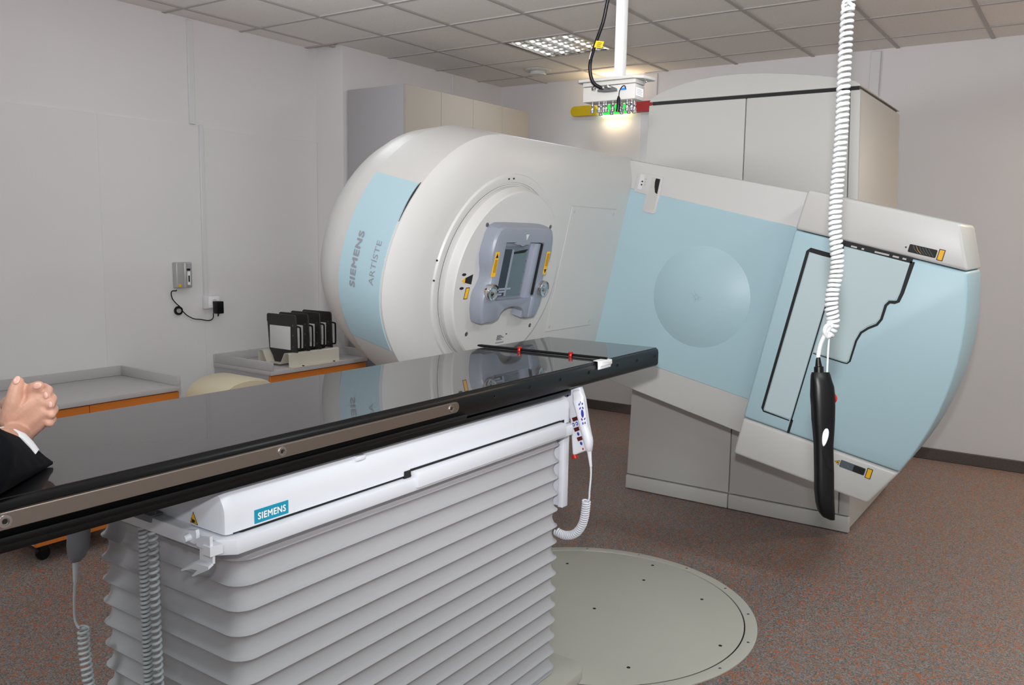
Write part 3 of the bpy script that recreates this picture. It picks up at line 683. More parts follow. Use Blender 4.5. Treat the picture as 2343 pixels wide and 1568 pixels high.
# cable hook on the frame corner
hk = B()
def HX(u, v): return onY(300+u/5.226, 1100+v/5.226, 1.015)
pl = [HX(*p) for p in ((640, 620), (690, 588), (790, 588), (800, 640), (800, 700), (780, 755), (640, 690), (622, 655))]
hk.loft([[p+Vector((0, .004, 0)) for p in pl], [p-Vector((0, .004, 0)) for p in pl]])
hk.tube([HX(718, 668)+Vector((0, .0, 0)), HX(718, 668)+Vector((0, -.018, -.001))], .0075, 12)
pl = [HX(*p) for p in ((800, 690), (860, 665), (975, 665), (980, 830), (900, 810), (820, 770))]
hk.loft([[p+Vector((0, .0, 0)) for p in pl], [p-Vector((0, .007, 0)) for p in pl]])
pl = [HX(*p) for p in ((830, 780), (985, 840), (985, 1000), (830, 960))]
hk.loft([[p+Vector((0, .004, 0)) for p in pl], [p-Vector((0, .002, 0)) for p in pl]])
fk = [HX(*p) for p in ((830, 955), (985, 995), (985, 1030), (800, 1110), (785, 1100), (850, 1035), (780, 1020), (660, 1045), (655, 1030))]
hk.loft([[p+Vector((0, 0, .003)) for p in fk], [p-Vector((0, .012, .003)) for p in fk]])
hk.box(-1.445, -1.42, 1.005, 1.035, .93, .95)
hk.obj('cable_hook', 'white2', CO, ang=30)
# scalloped bracket and console at the head end
sc = [(-1.457, .648), (-1.457, .962), (-1.502, .962), (-1.502, .93)]
zz = .93
for k in range(4):
    for a in range(1, 8): sc.append((-1.500-.018*math.sin(PI*a/8), .93-.07*(k+a/8)))
sc.append((-1.502, .648))
B().prism(sc, lambda p: Vector((p[0], 2.452, p[1])), lambda p: Vector((p[0], 2.475, p[1]))).bevel(.002, 1).obj('side_bracket', 'white2', CO)
bx('bracket_edge', 'white2', CO, -1.474, -1.454, 2.440, 2.476, .648, .93, .003)
CYp = 2.485
def KP(u, v, dy=0):
    p = onY(1260+u/8.712, 880+v/8.712, CYp); p.y += dy; return p
con = [KP(*p) for p in ((60, 190), (420, 60), (570, 50), (600, 130), (650, 290), (730, 830), (800, 1180), (720, 1320), (480, 1410), (430, 1410), (380, 700), (300, 500))]
console = B().loft([con, [p+Vector((-.004, .03, 0)) for p in con]]).bevel(.006, 3).obj('control_console', 'white2', CO, ang=35)
def kb(name, m, u, v, ru, rv, tilt=0, n=14, dy=-.0008):
    pts = []
    for k in range(n):
        a = 2*PI*k/n; x, y = ru*math.cos(a), rv*math.sin(a); pts.append((u+x*math.cos(tilt)-y*math.sin(tilt), v+x*math.sin(tilt)+y*math.cos(tilt)))
    return B().loft([[KP(*p, dy) for p in pts], [KP(*p, dy-.0012) for p in pts]])
for u, v in ((275, 220), (340, 208)): kb('k', 'btnblue', u, v, 20, 36, -.3).obj('key', 'btnblue', console)
kb('k', 0, 303, 165, 14, 16).obj('indicator_lamp', 'ledon', console)
for u, v in ((460, 802), (525, 780)):
    kb('k', 0, u, v, 21, 38, -.3).obj('key', 'btnblue', console); kb('k', 0, u, v, 9, 18, -.3, dy=-.002).obj('key_face', 'lettering', console)
for u, v in ((552, 985), (612, 1175)): kb('k', 0, u, v, 21, 36, -.35).obj('key', 'btnblue', console)
for u, v in ((485, 690), (520, 893), (582, 1082)):
    q = [(u-58, v-22), (u+38, v-55), (u+60, v+18), (u-30, v+52)]
    B().loft([[KP(*p, -.0006) for p in q], [KP(*p, -.0022) for p in q]]).obj('display', 'led', console)
kb('k', 0, 647, 1284, 14, 22, -.3).obj('power_key', 'red', console)
B().tube([onY(1314, 1040, 2.50), onY(1317, 1049, 2.50)], .011, 14).obj('emergency_stop', 'red', console)
# hand control clipped on the console
def kb2(u, v, ru, rv, tilt, n=14):
    pts = []
    for k in range(n):
        a = 2*PI*k/n; x, y = ru*math.cos(a), rv*math.sin(a); pts.append((u+x*math.cos(tilt)-y*math.sin(tilt), v+x*math.sin(tilt)+y*math.cos(tilt)))
    return B().loft([[KH(*p, .030) for p in pts], [KH(*p, .0345) for p in pts]])
hc = thing('hand_control', onY(1338, 1020, CYp), 'white hand control with blue keys clipped on the couch console', 'remote control', 'couch hand controls')
def KH(u, v, d=.02): return onY(1260+u/8.712, 880+v/8.712, CYp-d)
secs = [((415, 130), (545, 110), .004), ((410, 180), (580, 150), .010), ((430, 280), (640, 255), .014), ((450, 340), (650, 300), .024), ((500, 500), (682, 480), .026), ((590, 830), (725, 820), .026), ((630, 950), (765, 930), .028), ((680, 1100), (818, 1060), .032), ((712, 1230), (826, 1180), .032), ((722, 1325), (805, 1325), .024), ((740, 1345), (790, 1345), .012)]
rings = []
for a, c_, dpt in secs:
    pa, pb = KH(*a), KH(*c_); rg = []
    for k in range(12):
        an = 2*PI*k/12; f = .5-.5*math.cos(an) if False else (1-math.cos(an))/2
        sq = lambda q: math.copysign(abs(q)**.6, q)
        rg.append(pa.lerp(pb, .5+.5*sq(math.cos(an)))+Vector((0, .012-.012*dpt/.03+dpt*.5*sq(math.sin(an)), 0)))
    rings.append(rg)
B().loft(rings).obj('body', 'white2', hc, ang=60)
for u, v, ru, rv, tl in ((592, 358, 8, 26, 0), (568, 398, 13, 26, .2), (630, 385, 13, 26, -.1), (585, 478, 13, 28, .5), (640, 468, 13, 28, -.4), (632, 582, 28, 82, -.1), (622, 698, 14, 26, -.5), (678, 685, 11, 28, .5), (642, 776, 13, 26, 0), (686, 766, 12, 26, 0)):
    kb2(u, v, ru, rv, tl).obj('key', 'btnblue', hc)
pth = [onY(1348, 1030, CYp-.016), onY(1350, 1050, CYp-.016), onY(1352, 1068, CYp-.016)]
B().tube(pth, [.0085, .006, .0045], 10).obj('cord_relief', 'white2', hc)
pth = smooth_path([onY(*p, CYp-.016) for p in ((1352, 1066), (1352, 1090), (1349, 1125), (1348, 1142), (1344, 1148))])
B().tube(pth, .0032, 8).obj('cord', 'white2', hc)
pth = smooth_path([onY(*p, CYp-.016) for p in ((1342, 1146), (1340, 1165), (1337, 1185), (1331, 1203), (1320, 1218), (1305, 1225), (1288, 1224), (1272, 1216))], 10)
B().tube(helix(pth, .0125, 27, 12), .0036, 6).obj('coiled_cord', 'white2', hc, ang=80)

# indexing bar lying across the top
ib = thing('indexing_bar', (-1.68, 2.65, TZ), 'thin black indexing bar with red pegs lying across the couch top', 'bar')
A_, B_ = Vector((-1.965, 2.62, TZ+.0065)), Vector((-1.408, 2.645, TZ+.0065))
B().tube([A_, A_.lerp(B_, .03), A_.lerp(B_, .5), B_], [.004, .0065, .0065, .006], 10, flat=.6).obj('rod', 'blackplastic', ib)
for px in (1178, 1298):
    q = onZ(px, 806 if px < 1200 else 818, TZ); f = (q.x-A_.x)/(B_.x-A_.x); q = A_.lerp(B_, f)
    B().lathe((q.x, q.y, TZ+.0006), (0, 0, 1), [(.0075, 0), (.0082, .001), (.0082, .004), (.007, .006), (.007, .011), (.0085, .012), (.0085, .016), (.007, .017)], 16).obj('peg', 'red', ib)
cl = [(-1.432, TZ+.004), (-1.3985, TZ+.004), (-1.3965, TZ-.012), (-1.402, TZ-.016), (-1.402, TZ-.024), (-1.412, TZ-.028), (-1.4135, TZ+.0015), (-1.432, TZ+.0015)]
B().loft([[Vector((x, y, z)) for x, z in cl] for y in (2.585, 2.665)]).bevel(.0012, 1).obj('end_clip', 'lettering', ib)

# cords at the foot end of the couch
cc_ = thing('coiled_cable', (-1.70, 1.048, .2), 'looped grey coiled cable hanging at the foot end of the couch pedestal', 'cable')
B().tube(helix(smooth_path([(-1.720, 1.045, .925), (-1.724, 1.046, .70), (-1.730, 1.05, .45), (-1.735, 1.05, .27), (-1.729, 1.05, .235)], 12), .0088, 66, 12), .0038, 6).obj('coil', 'cordgrey', cc_, ang=80)
B().tube(helix(smooth_path([(-1.682, 1.045, .925), (-1.685, 1.046, .70), (-1.688, 1.05, .45), (-1.691, 1.05, .27), (-1.699, 1.05, .235)], 12), .0088, 45, 12), .0038, 6).obj('coil', 'cordgrey', cc_, ang=80)
B().tube(smooth_path([(-1.729, 1.05, .24), (-1.726, 1.05, .222), (-1.714, 1.05, .213), (-1.702, 1.05, .222), (-1.699, 1.05, .24)]), .0038, 8).obj('cable_bend', 'cordgrey', cc_)
for xx in (-1.722, -1.683): B().tube(smooth_path([(xx+.012, 1.045, .925), (xx, 1.04, .945), (xx+.01, 1.05, .955)]), .005, 8).obj('cable_end', 'cordgrey', cc_)
bx('cable_clamp', 'hs_grey', cc_, -1.735, -1.668, 1.03, 1.064, .94, .958, .004)
gh = thing('grey_handset', onY(175, 1290, 1.03), 'grey hand control hanging under the couch top with its cord', 'remote control', 'couch hand controls')
def GH(x, y): return onY(x, y, 1.03)
rings = []
for yv, x0, x1, dpt in ((1140, 166, 199, .03), (1180, 162, 202, .034), (1215, 159, 202, .036), (1245, 157, 202, .036), (1262, 159, 197, .034), (1276, 163, 190, .028), (1286, 166, 181, .018)):
    a, c_ = GH(x0, yv), GH(x1, yv); rings.append([a.lerp(c_, .5+.5*math.cos(2*PI*k/16))+Vector((0, dpt*.5*math.sin(2*PI*k/16), 0)) for k in range(16)])
B().loft(rings).obj('handset_body', 'hs_grey', gh, ang=60)
B().tube([GH(173, 1284), GH(173, 1300), GH(172, 1332)], [.0075, .0072, .005], 10).obj('cord_relief', 'cordgrey', gh)
B().tube(smooth_path([GH(*p) for p in ((172, 1330), (170, 1370), (171, 1410), (176, 1430), (184, 1438), (196, 1438))]), .0035, 8).obj('cord', 'cordgrey', gh)
B().tube(helix(smooth_path([GH(*p) for p in ((191, 1436), (192, 1470), (196, 1510), (204, 1568), (212, 1640))]), .0115, 17, 12), .0036, 6).obj('coiled_cord', 'cordgrey', gh, ang=80)
bx('hanger', 'hs_grey', gh, -2.005, -1.955, 1.018, 1.042, .93, 1.06)

# ------------------------------------------------------------------ ceiling pendant box
PB = thing('signal_box', (-1.17, 2.22, CEIL), 'grey junction box with chrome connectors hanging on a ceiling pole', 'junction box')
bx('pole', 'cordwhite', PB, -1.183, -1.157, 2.205, 2.231, 2.036, CEIL-.003, .002)
tp = [(-1.293, 2.192), (-1.283, 2.180), (-1.108, 2.180), (-1.085, 2.20), (-1.075, 2.255), (-1.085, 2.265), (-1.283, 2.265), (-1.293, 2.255)]
B().prism(tp, lambda p: Vector((p[0], p[1], 2.0265)), lambda p: Vector((p[0], p[1], 2.0345))).bevel(.001, 1).obj('top_plate', 'boxgrey', PB)
bb = bx('box_body', 'boxgrey', PB, -1.274, -1.106, 2.190, 2.250, 1.971, 2.0135, .003)
bx('box_lid', 'boxgrey', PB, -1.275, -1.105, 2.189, 2.251, 2.0145, 2.0265, .003)
bx('type_label', 'lettering', bb, -1.1058, -1.1052, 2.196, 2.240, 1.981, 2.003)
for k in range(4): bx('print_line', 'greytext', bb, -1.1053, -1.1048, 2.200, 2.235-.006*(k % 2), 1.985+.004*k, 1.9862+.004*k)
xs_ = [-1.248, -1.226, -1.211, -1.203, -1.181, -1.158, -1.136, -1.122]
for i, x in enumerate(xs_+[-1.236, -1.2, -1.168, -1.145, -1.128]):
    yy = 2.203 if i < 8 else 2.232
    L = .030 if i < 8 else .034
    pf = [(.0042, 0), (.0042, .006), (.0052, .007), (.0052, .012), (.0035, .014), (.0035, .018), (.0062, .019), (.0066, .022), (.0062, L-.001), (.004, L)]
    B().lathe((x, yy, 1.971), (0, 0, -1), pf, 14).obj('connector', 'chrome', bb)
def PX(x, y, Y=2.182): return onY(x, y, Y)
pth = smooth_path([onY(1408, -60, 2.13), onY(1391, 0, 2.135), onY(1380, 50, 2.14), onY(1365, 93, 2.145), onY(1355, 125, 2.15), onY(1350, 150, 2.155), onY(1352, 175, 2.16), onY(1360, 192, 2.165), onY(1375, 201, 2.172)], 8)
pth = [Vector((-1.15, 2.14, CEIL-.003)), Vector((-1.155, 2.135, 2.6))]+pth
B().tube(pth, .0052, 10).obj('cable', 'blackplastic', PB)
B().tube([onY(1356.5, 118, 2.15), onY(1352, 136, 2.153)], .0058, 10).obj('cable_sleeve', 'lettering', PB)
fl_ = [onY(*p, 2.139) for p in ((1364, 93), (1382, 95), (1377, 110), (1359, 108))]
B().loft([fl_, [p+Vector((0, .001, 0)) for p in fl_]]).obj('cable_tag', 'yellow', PB)
for k in range(3):
    q = [onY(1367+8*0-k*1.2, 97.5+k*3.6, 2.1385), onY(1377-k*1.2, 98.5+k*3.6, 2.1385), onY(1376.6-k*1.2, 99.7+k*3.6, 2.1385), onY(1366.6-k*1.2, 98.7+k*3.6, 2.1385)]
    B().face(q); bq = B(); bq.face(q); bq.obj('print_line', 'ink', PB, smooth=False)
q0, q1 = PX(1372, 201, 2.178), PX(1408, 204, 2.186)
B().tube([q0, q0.lerp(q1, .3)], [.0055, .0065], 12).obj('plug', 'chrome', PB)
pl = [PX(*p, 2.176) for p in ((1366, 206), (1385, 195), (1396, 196), (1408, 201), (1408, 208), (1395, 210), (1380, 211), (1367, 210))]
B().loft([pl, [p+Vector((0, .013, 0)) for p in pl]]).bevel(.001, 1).obj('plug_housing', 'screw', PB)
for p in ((1358, 203), (1389, 198)): B().lathe(PX(*p, 2.170), (0, -1, 0), [(.0045, -.006), (.005, .004), (.003, .006)], 12).obj('thumb_screw', 'chrome', PB)
B().tube(smooth_path([PX(1416, 236), PX(1416.5, 215), PX(1419, 205), PX(1425, 197), PX(1430, 197), PX(1431.5, 203)], 6), .0014, 6).obj('thin_lead', 'blackplastic', PB)
pl = [PX(*p, 2.186) for p in ((1420, 203), (1430, 199.5), (1432, 203), (1431, 205), (1420, 206))]
B().loft([pl, [p+Vector((0, .004, 0)) for p in pl]]).obj('blue_plug', 'bluetape', PB)
B().tube([PX(1415.5, 220), PX(1415.5, 226), PX(1415, 245), PX(1413, 256)], [.0022, .0052, .0058, .0056], 12).obj('lead_adapter', 'blackplastic', PB)
B().lathe((-1.093, 2.225, 2.0265), (0, 0, -1), [(.004, 0), (.005, .006), (.003, .009)], 10).obj('bolt', 'chrome', PB)

# ------------------------------------------------------------------ hanging handset on white coiled cord
HD = 1.90
def HP(x, y, d=0): return dep(x, y, HD+d)
top = HP(1945, -30); hx = thing('pendant_handset', Vector((top.x, top.y, CEIL)), 'black hand control hanging on a white coiled cord from the ceiling', 'remote control')
up = Vector((top.x+.01, top.y+.004, CEIL-.004))
pth = smooth_path([up, up.lerp(top, .5), top]+[HP(*p) for p in ((1940, 20), (1935, 100), (1930, 200), (1926, 290), (1920, 370), (1914, 440), (1910, 510), (1913, 560), (1916, 590), (1913, 630), (1905, 668), (1902, 700), (1906, 735), (1902, 752), (1893, 765))], 10)
B().tube(helix(pth, .0116, 118, 12, dens=lambda f: 1.28*f-.28*f*f), .0043, 7).obj('coiled_cord', 'cordwhite', hx, ang=80)
B().tube(smooth_path([HP(1904, 748, -.018), HP(1899, 742, -.02), HP(1890, 748, -.02), HP(1887, 760, -.018), HP(1893, 770, -.012), HP(1902, 766, -.015)]), .0048, 8).obj('cord_knot', 'cordwhite', hx)
B().tube(smooth_path([HP(1900, 748, -.016), HP(1888, 765, -.012), HP(1877, 790, -.004), HP(1872, 815), HP(1872, 828)]), .0046, 8).obj('cord', 'cordwhite', hx)
B().tube([HP(1898, 760), HP(1895, 800), HP(1892, 858)], .0022, 6).obj('support_wire', 'cordwhite', hx)
B().tube([HP(1872, 818), HP(1873, 838), HP(1873.5, 840), HP(1874, 866)], [.0045, .0075, .0105, .011], 12).obj('strain_relief', 'blackplastic', hx)
rings = []
for yv, x0, x1, dpt in ((852, 1858, 1897, .020), (858, 1856, 1899, .026), (870, 1855.5, 1902, .032), (885, 1855.5, 1907, .036), (905, 1855, 1909, .038), (930, 1857, 1909.5, .038), (960, 1858, 1909, .036), (990, 1861, 1907.5, .034), (1020, 1863, 1905.5, .032), (1050, 1863.5, 1906, .032), (1085, 1864, 1907, .032), (1120, 1864, 1907, .032), (1150, 1867, 1908, .030), (1170, 1872, 1909, .026), (1183, 1882, 1909.5, .018), (1190, 1897, 1909.5, .010)):
    a, c_ = HP(x0, yv), HP(x1, yv); sg = lambda q, e: math.copysign(abs(q)**e, q)
    rings.append([a.lerp(c_, .5+.5*sg(math.cos(2*PI*k/24), .75))+FW*(dpt*.5*sg(math.sin(2*PI*k/24), .75)) for k in range(24)])
B().loft(rings).obj('handset_body', 'blackplastic', hx, ang=50)
ov = []
for k in range(20):
    a = 2*PI*k/20; u, v = 7.5*math.cos(a)*(1-.25*math.sin(a)), 21*math.sin(a); ov.append((1888+u*.95-v*.18, 1001+v+u*.1))
B().loft([[HP(*p, -.0165) for p in ov], [HP(1888+(p[0]-1888)*.85, 1001+(p[1]-1001)*.9, -.0195) for p in ov]]).obj('rocker_key', 'lettering', hx)
B().lathe(HP(1908, 912), RT, [(.010, 0), (.0095, .003), (.006, .0055)], 16).obj('red_key', 'red', hx)
ov = [(1881, 1030), (1893, 1040), (1903, 1055), (1904.5, 1078), (1897, 1074), (1889, 1062), (1883, 1046)]
B().loft([[HP(*p, -.0155) for p in ov], [HP(*p, -.0172) for p in ov]]).obj('thumb_rest', 'blackplastic', hx)

# ------------------------------------------------------------------ left wall: counters, rack, detector, tall cupboard
def counter(name, label, y0, y1, seams, end_low):
    t = thing(name, (-4.8, (y0+y1)/2, 0), label, 'cabinet', 'grey counters with orange fronts')
    bx('carcass', 'cabinet', t, XL+.02, -4.525, y0+.006, y1-.006, .09, .612)
    bx('worktop', 'counter', t, XL+.014, -4.492, y0, y1, .612, .642, .003)
    bx('upstand', 'counter', t, XL+.014, XL+.034, y0, y1, .642, .702, .003)
    bx('upstand', 'counter', t, XL+.034, -4.492, y1-.02, y1, .642, .702, .003)
    bx('upstand', 'counter', t, XL+.034, -4.492, y0, y0+.02, .642, .702, .003)
    ys_ = [y0]+seams+[y1]
    for a, c_ in zip(ys_, ys_[1:]):
        for z0, z1 in ((.46, .606), (.30, .456), (.10, .296)):
            d = bx('drawer', 'orange', t, -4.525, -4.505, a+.002, c_-.002, z0, z1, .002, 1)
            B().tube([(-4.495, (a+c_)/2-.06, (z0+z1)/2), (-4.495, (a+c_)/2+.06, (z0+z1)/2)], .005, 8).obj('handle', 'screw', d)
    bx('plinth', 'black', t, XL+.04, -4.56, y0+.01, y1-.01, 0, .09)
    return t
counter('side_counter', 'low grey counter with orange drawers beyond the clasped hands', 1.90, 3.005, [2.45], False)
counter('side_counter', 'low grey counter with orange drawers carrying the rack of black trays', 3.69, 4.60, [4.10], True)
# mobile pedestal seen under the couch
mp = thing('mobile_pedestal', (-4.15, 2.1, 0), 'orange fronted drawer pedestal on castors seen under the couch top', 'cabinet')
bx('carcass', 'cabinet', mp, -4.40, -3.97, 1.865, 2.345, .095, .555, .002)
for z0, z1 in ((.095, .245), (.249, .40), (.404, .553)):
    d = bx('drawer', 'orange', mp, -3.97, -3.95, 1.863, 2.347, z0, z1, .002, 1)
    B().tube([(-3.942, 2.04, (z0+z1)/2), (-3.942, 2.16, (z0+z1)/2)], .005, 8).obj('handle', 'screw', d)
for x in (-4.03, -4.34):
    for y in (1.93, 2.28):
        B().lathe((x-.012, y, .034), (1, 0, 0), [(.03, 0), (.033, .004), (.033, .02), (.03, .024)], 18).obj('castor', 'blackplastic', mp)
        bx('castor_fork', 'black', mp, x-.016, x+.016, y-.016, y+.016, .05, .096)
# tray rack
rk = thing('tray_rack', (-4.69, 4.1, .642), 'cream folded metal rack standing on the counter', 'rack')
pr = [(-4.49, .644), (-4.53, .646), (-4.533, .732), (-4.540, .740), (-4.580, .738), (-4.624, .660), (-4.765, .660), (-4.806, .740), (-4.848, .740), (-4.855, .732), (-4.855, .646), (-4.885, .644)]
th_ = .003
def offs(pr):
    out = []
    for i, p in enumerate(pr):
        a = Vector(pr[max(i-1, 0)]); c_ = Vector(pr[min(i+1, len(pr)-1)]); d = (c_-a).normalized(); n = Vector((-d.y, d.x)); out.append((p[0]+n.x*th_, p[1]+n.y*th_))
    return out
lp = pr+list(reversed(offs(pr)))
B().loft([[Vector((x, y, z)) for x, z in lp] for y in (3.875, 4.345)]).obj('rack_sheet', 'rack', rk, ang=25)
for y in (3.98, 4.27): B().lathe((-4.505, y, .646), (0, 0, 1), [(.008, 0), (.008, .004), (.004, .005)], 10).obj('rack_bolt', 'black', rk)
names = ['black accessory tray in the rack with a plain white square block', 'black accessory tray in the rack with a white block, next behind the square one', 'black accessory tray in the rack with a stepped white block', 'black accessory tray in the rack nearest the treatment head']
for i, y in enumerate((3.93, 4.05, 4.17, 4.29)):
    dx = -.012*i
    t = thing('accessory_tray', (-4.68+dx, y, .66), names[i], 'tray', 'black trays in the rack')
    o = [(-4.52, .985), (-4.527, .998), (-4.54, 1.002), (-4.81, 1.0), (-4.825, .992), (-4.825, .945), (-4.819, .94), (-4.803, .75), (-4.765, .700), (-4.75, .663), (-4.64, .663), (-4.625, .70), (-4.585, .742), (-4.51, .742)]
    o = [(x+dx, z) for x, z in o]
    b = B().loft([[Vector((x, y, z)) for x, z in o], [Vector((x, y+.010, z)) for x, z in o]]); b.bevel(.0015, 1); b.obj('plate', 'plate', t)
    x0, x1, z0, z1 = (-4.785, -4.573, .757, .920) if i == 0 else (-4.77, -4.57, .757, .92)
    bx('shielding_block', 'block', t, x0+dx, x1+dx, y-(.008 if i == 0 else .05), y, z0, z1, .003)
    if i >= 2: bx('block_step', 'block', t, x1+dx-.002, x1+dx+.02, y-.05, y-.02, z0+.04, z1-.01, .002)
    for zz in (.78, .86, .93): B().lathe((-4.55+dx, y, zz), (0, -1, 0), [(.005, 0), (.004, .002)], 8).obj('screw', 'screw', t)
    hp_ = smooth_path([(-4.515+dx, y+.005, .925), (-4.487+dx, y+.005, .922), (-4.480+dx, y+.005, .905), (-4.480+dx, y+.005, .79), (-4.487+dx, y+.005, .773), (-4.515+dx, y+.005, .77)], 5)
    B().tube(hp_, .006, 8).obj('handle', 'blackplastic', t)
    if i >= 2: B().lathe((-4.655+dx, y-.0005, .965), (0, 1, 0), [(.011, 0), (.011, .011)], 16).obj('plate_hole', 'cream', t)
# alarm box, cable, socket and adaptor
wx = XL+.012
ab = thing('alarm_box', (wx, 3.445, 1.18), 'silver wall alarm box with cable above the left counter', 'alarm')
bx('housing', 'grey_dev', ab, wx, wx+.05, 3.388, 3.508, 1.185, 1.358, .008, 3)
B().lathe((wx+.05, 3.452, 1.188), (0, 0, 1), [(.013, 0), (.015, .004), (.015, .158), (.013, .166)], 20).obj('front_tube', 'grey_dev', ab)
bx('indicator', 'black', ab, wx+.048, wx+.067, 3.455, 3.482, 1.302, 1.315); bx('indicator', 'black', ab, wx+.048, wx+.064, 3.468, 3.478, 1.225, 1.268)
bx('indicator_strip', 'lettering', ab, wx+.048, wx+.062, 3.463, 3.484, 1.205, 1.296)
bx('warning_sticker', 'yellow', ab, wx+.0495, wx+.0515, 3.402, 3.420, 1.192, 1.21)
def LW(u, v, o=.012):
    p = onX(370+u*480/2150, 570+v*480/2150, wx+o); return p
B().tube(smooth_path([LW(150, 418, .03), LW(148, 428, .03), LW(110, 430), LW(97, 455), LW(110, 510), LW(150, 560), LW(185, 590)], 6), .0035, 8).obj('cable', 'blackplastic', ab)
for k in range(4):
    cu, cv = 172+k*1.5, 632
    B().tube([LW(cu+(40-k*3)*math.cos(a), cv+(40-k*3)*math.sin(a), .010+.004*k) for a in [2*PI*q/20 for q in range(21)]], .0048, 6).obj('cable_loop', 'blackplastic', ab)
B().tube(smooth_path([LW(218, 640), LW(260, 680), LW(330, 715), LW(400, 722), LW(470, 733), LW(510, 725), LW(528, 700), LW(529, 660, .02)], 6), .0035, 8).obj('cable', 'blackplastic', ab)
so = thing('wall_socket', (wx, 3.68, 1.03), 'white wall socket below the cable trunking', 'socket')
bx('socket_box', 'trim', so, wx, wx+.035, 3.613, 3.735, 1.03, 1.12, .005)
bx('socket_plate', 'lettering', so, wx+.035, wx+.04, 3.64, 3.728, 1.036, 1.114, .002)
B().lathe((wx+.04, 3.684, 1.075), (1, 0, 0), [(.021, 0), (.020, .003), (.018, .001)], 20).obj('socket_well', 'trim', so)
ad = thing('power_adaptor', (wx+.05, 3.70, 1.0), 'black plug-in power adaptor in the wall socket', 'adaptor')
bx('adaptor_body', 'blackplastic', ad, wx+.041, wx+.095, 3.668, 3.722, .996, 1.082, .005); B().tube([(wx+.06, 3.702, .997), (wx+.05, 3.704, .975)], [.006, .0045], 10).obj('strain_relief', 'blackplastic', ad)
# cream bin with domed lid behind the couch
bn = thing('waste_bin', (-4.25, 3.2, 0), 'cream plastic bin with domed lid standing before the counters', 'bin')
def bin_ring(z, s, n=6): return [Vector((-4.25+x*s, 3.2+y*s, z)) for x, y in rrect(-.16, .16, -.19, .19, .05, n)]
B().loft([bin_ring(.0, .86), bin_ring(.02, .88), bin_ring(.50, 1.0)]).bevel(.004, 1, 60).obj('bin_body', 'cream', bn)
rings = []
for k in range(13):
    a = PI*k/12; yy = 3.19-.205*math.cos(a); zz = .52+.185*math.sin(a)**.5; rings.append([Vector((-4.42, yy, 0.505)), Vector((-4.42, yy, max(zz-.012, 0.506))), Vector((-4.40, yy, max(zz, 0.507))), Vector((-4.10, yy, max(zz, 0.507))), Vector((-4.08, yy, max(zz-.012, 0.506))), Vector((-4.08, yy, 0.505))])
B().loft(rings).obj('domed_lid', 'cream', bn, ang=50)
for yy, in ((3.06,), (3.32,)):
    rg = []
    for k in range(9):
        a = PI*(.5+.5*(k-4)/4*.0)
    B().tube([(-4.415, yy, .55), (-4.418, yy, .66), (-4.40, yy, .672), (-4.25, yy, .673), (-4.10, yy, .672), (-4.082, yy, .66), (-4.082, yy, .55)], .004, 6).obj('lid_seam', 'cream', bn)
# tall cupboard
tc = thing('tall_cupboard', (-4.53, 5.5, 0), 'tall beige cupboard with grey side standing beside the gantry', 'cupboard')
bx('carcass', 'cabinet', tc, XL2+.014, -4.245, 4.725, 6.335, .0, 2.652, .002)
for k in range(4):
    y0 = 4.727+.402*k; d = bx('cupboard_door', 'door', tc, -4.245, -4.225, y0+.0015, y0+.4005, .09, 2.650, .002, 1)

# ------------------------------------------------------------------ person leaning on the couch (mostly outside the frame)
def capsule(b, p0, p1, r0, r1, n=12):
    p0, p1 = Vector(p0), Vector(p1); d = p1-p0; L = d.length
    if L < 1e-6: d = Vector((0, 0, 1)); L = 1e-6
    d.normalize(); u = d.orthogonal().normalized(); v = d.cross(u); rings = []
    for k in range(1, 6): a = -PI/2+PI/2*k/5; rings.append((p0+d*(r0*math.sin(a)), r0*math.cos(a)))
    for k in range(0, 5): a = PI/2*k/5; rings.append((p1+d*(r1*math.sin(a)), r1*math.cos(a)))
    b.loft([[c+(u*math.cos(2*PI*k/n)+v*math.sin(2*PI*k/n))*max(r, 1e-4) for k in range(n)] for c, r in rings])
def chain(b, pts, rs):
    for i in range(len(pts)-1): capsule(b, pts[i], pts[i+1], rs[i], rs[i+1])
def ell(b, c, rx, ry, rz, R=None, n=14):
    c = Vector(c); rings = []
    for k in range(1, 10):
        a = -PI/2+PI*k/10; rr = math.cos(a)
        ring = [Vector((rx*rr*math.cos(2*PI*q/n), ry*rr*math.sin(2*PI*q/n), rz*math.sin(a))) for q in range(n)]
        rings.append([c+(R @ p if R else p) for p in ring])
    b.loft(rings)
def remesh(b, name, m, parent, voxel, smooth_it=4):
    bmesh.ops.recalc_face_normals(b.bm, faces=b.bm.faces)
    me = bpy.data.meshes.new('tmp'); b.bm.to_mesh(me); b.bm.free(); o = bpy.data.objects.new('tmp', me); COL.objects.link(o)
    md = o.modifiers.new('r', 'REMESH'); md.mode = 'VOXEL'; md.voxel_size = voxel
    if smooth_it: s = o.modifiers.new('s', 'SMOOTH'); s.factor = .5; s.iterations = smooth_it
    dg = bpy.context.evaluated_depsgraph_get(); me2 = bpy.data.meshes.new_from_object(o.evaluated_get(dg)); bpy.data.objects.remove(o)
    me2.materials.clear(); return link(name, me2, m, parent, ang=180)

F_ = Vector((-.23, .97, 0)).normalized(); R_ = Vector((F_.y, -F_.x, 0)); Z_ = Vector((0, 0, 1))
HB = Vector((-1.50, .20, 0))                       # between the feet
def BP(r, f, z): return HB+R_*r+F_*f+Z_*z
PE = thing('person', HB, 'person in a dark suit leaning on the couch top with clasped hands', 'person')
HDP = (onZ(124, 1061, TZ+.004)-C0).dot(FW)+.030
def H3(x, y, d=0): return dep(x, y, HDP+d)
E_R, E_L = Vector((-1.415, .575, 1.215)), Vector((-1.72, .50, 1.215))
W_R = H3(40, 1000, .0); W_L = H3(-20, 985, .075)
S_R, S_L = BP(.19, .10, 1.42), BP(-.19, .10, 1.42)
b = B()
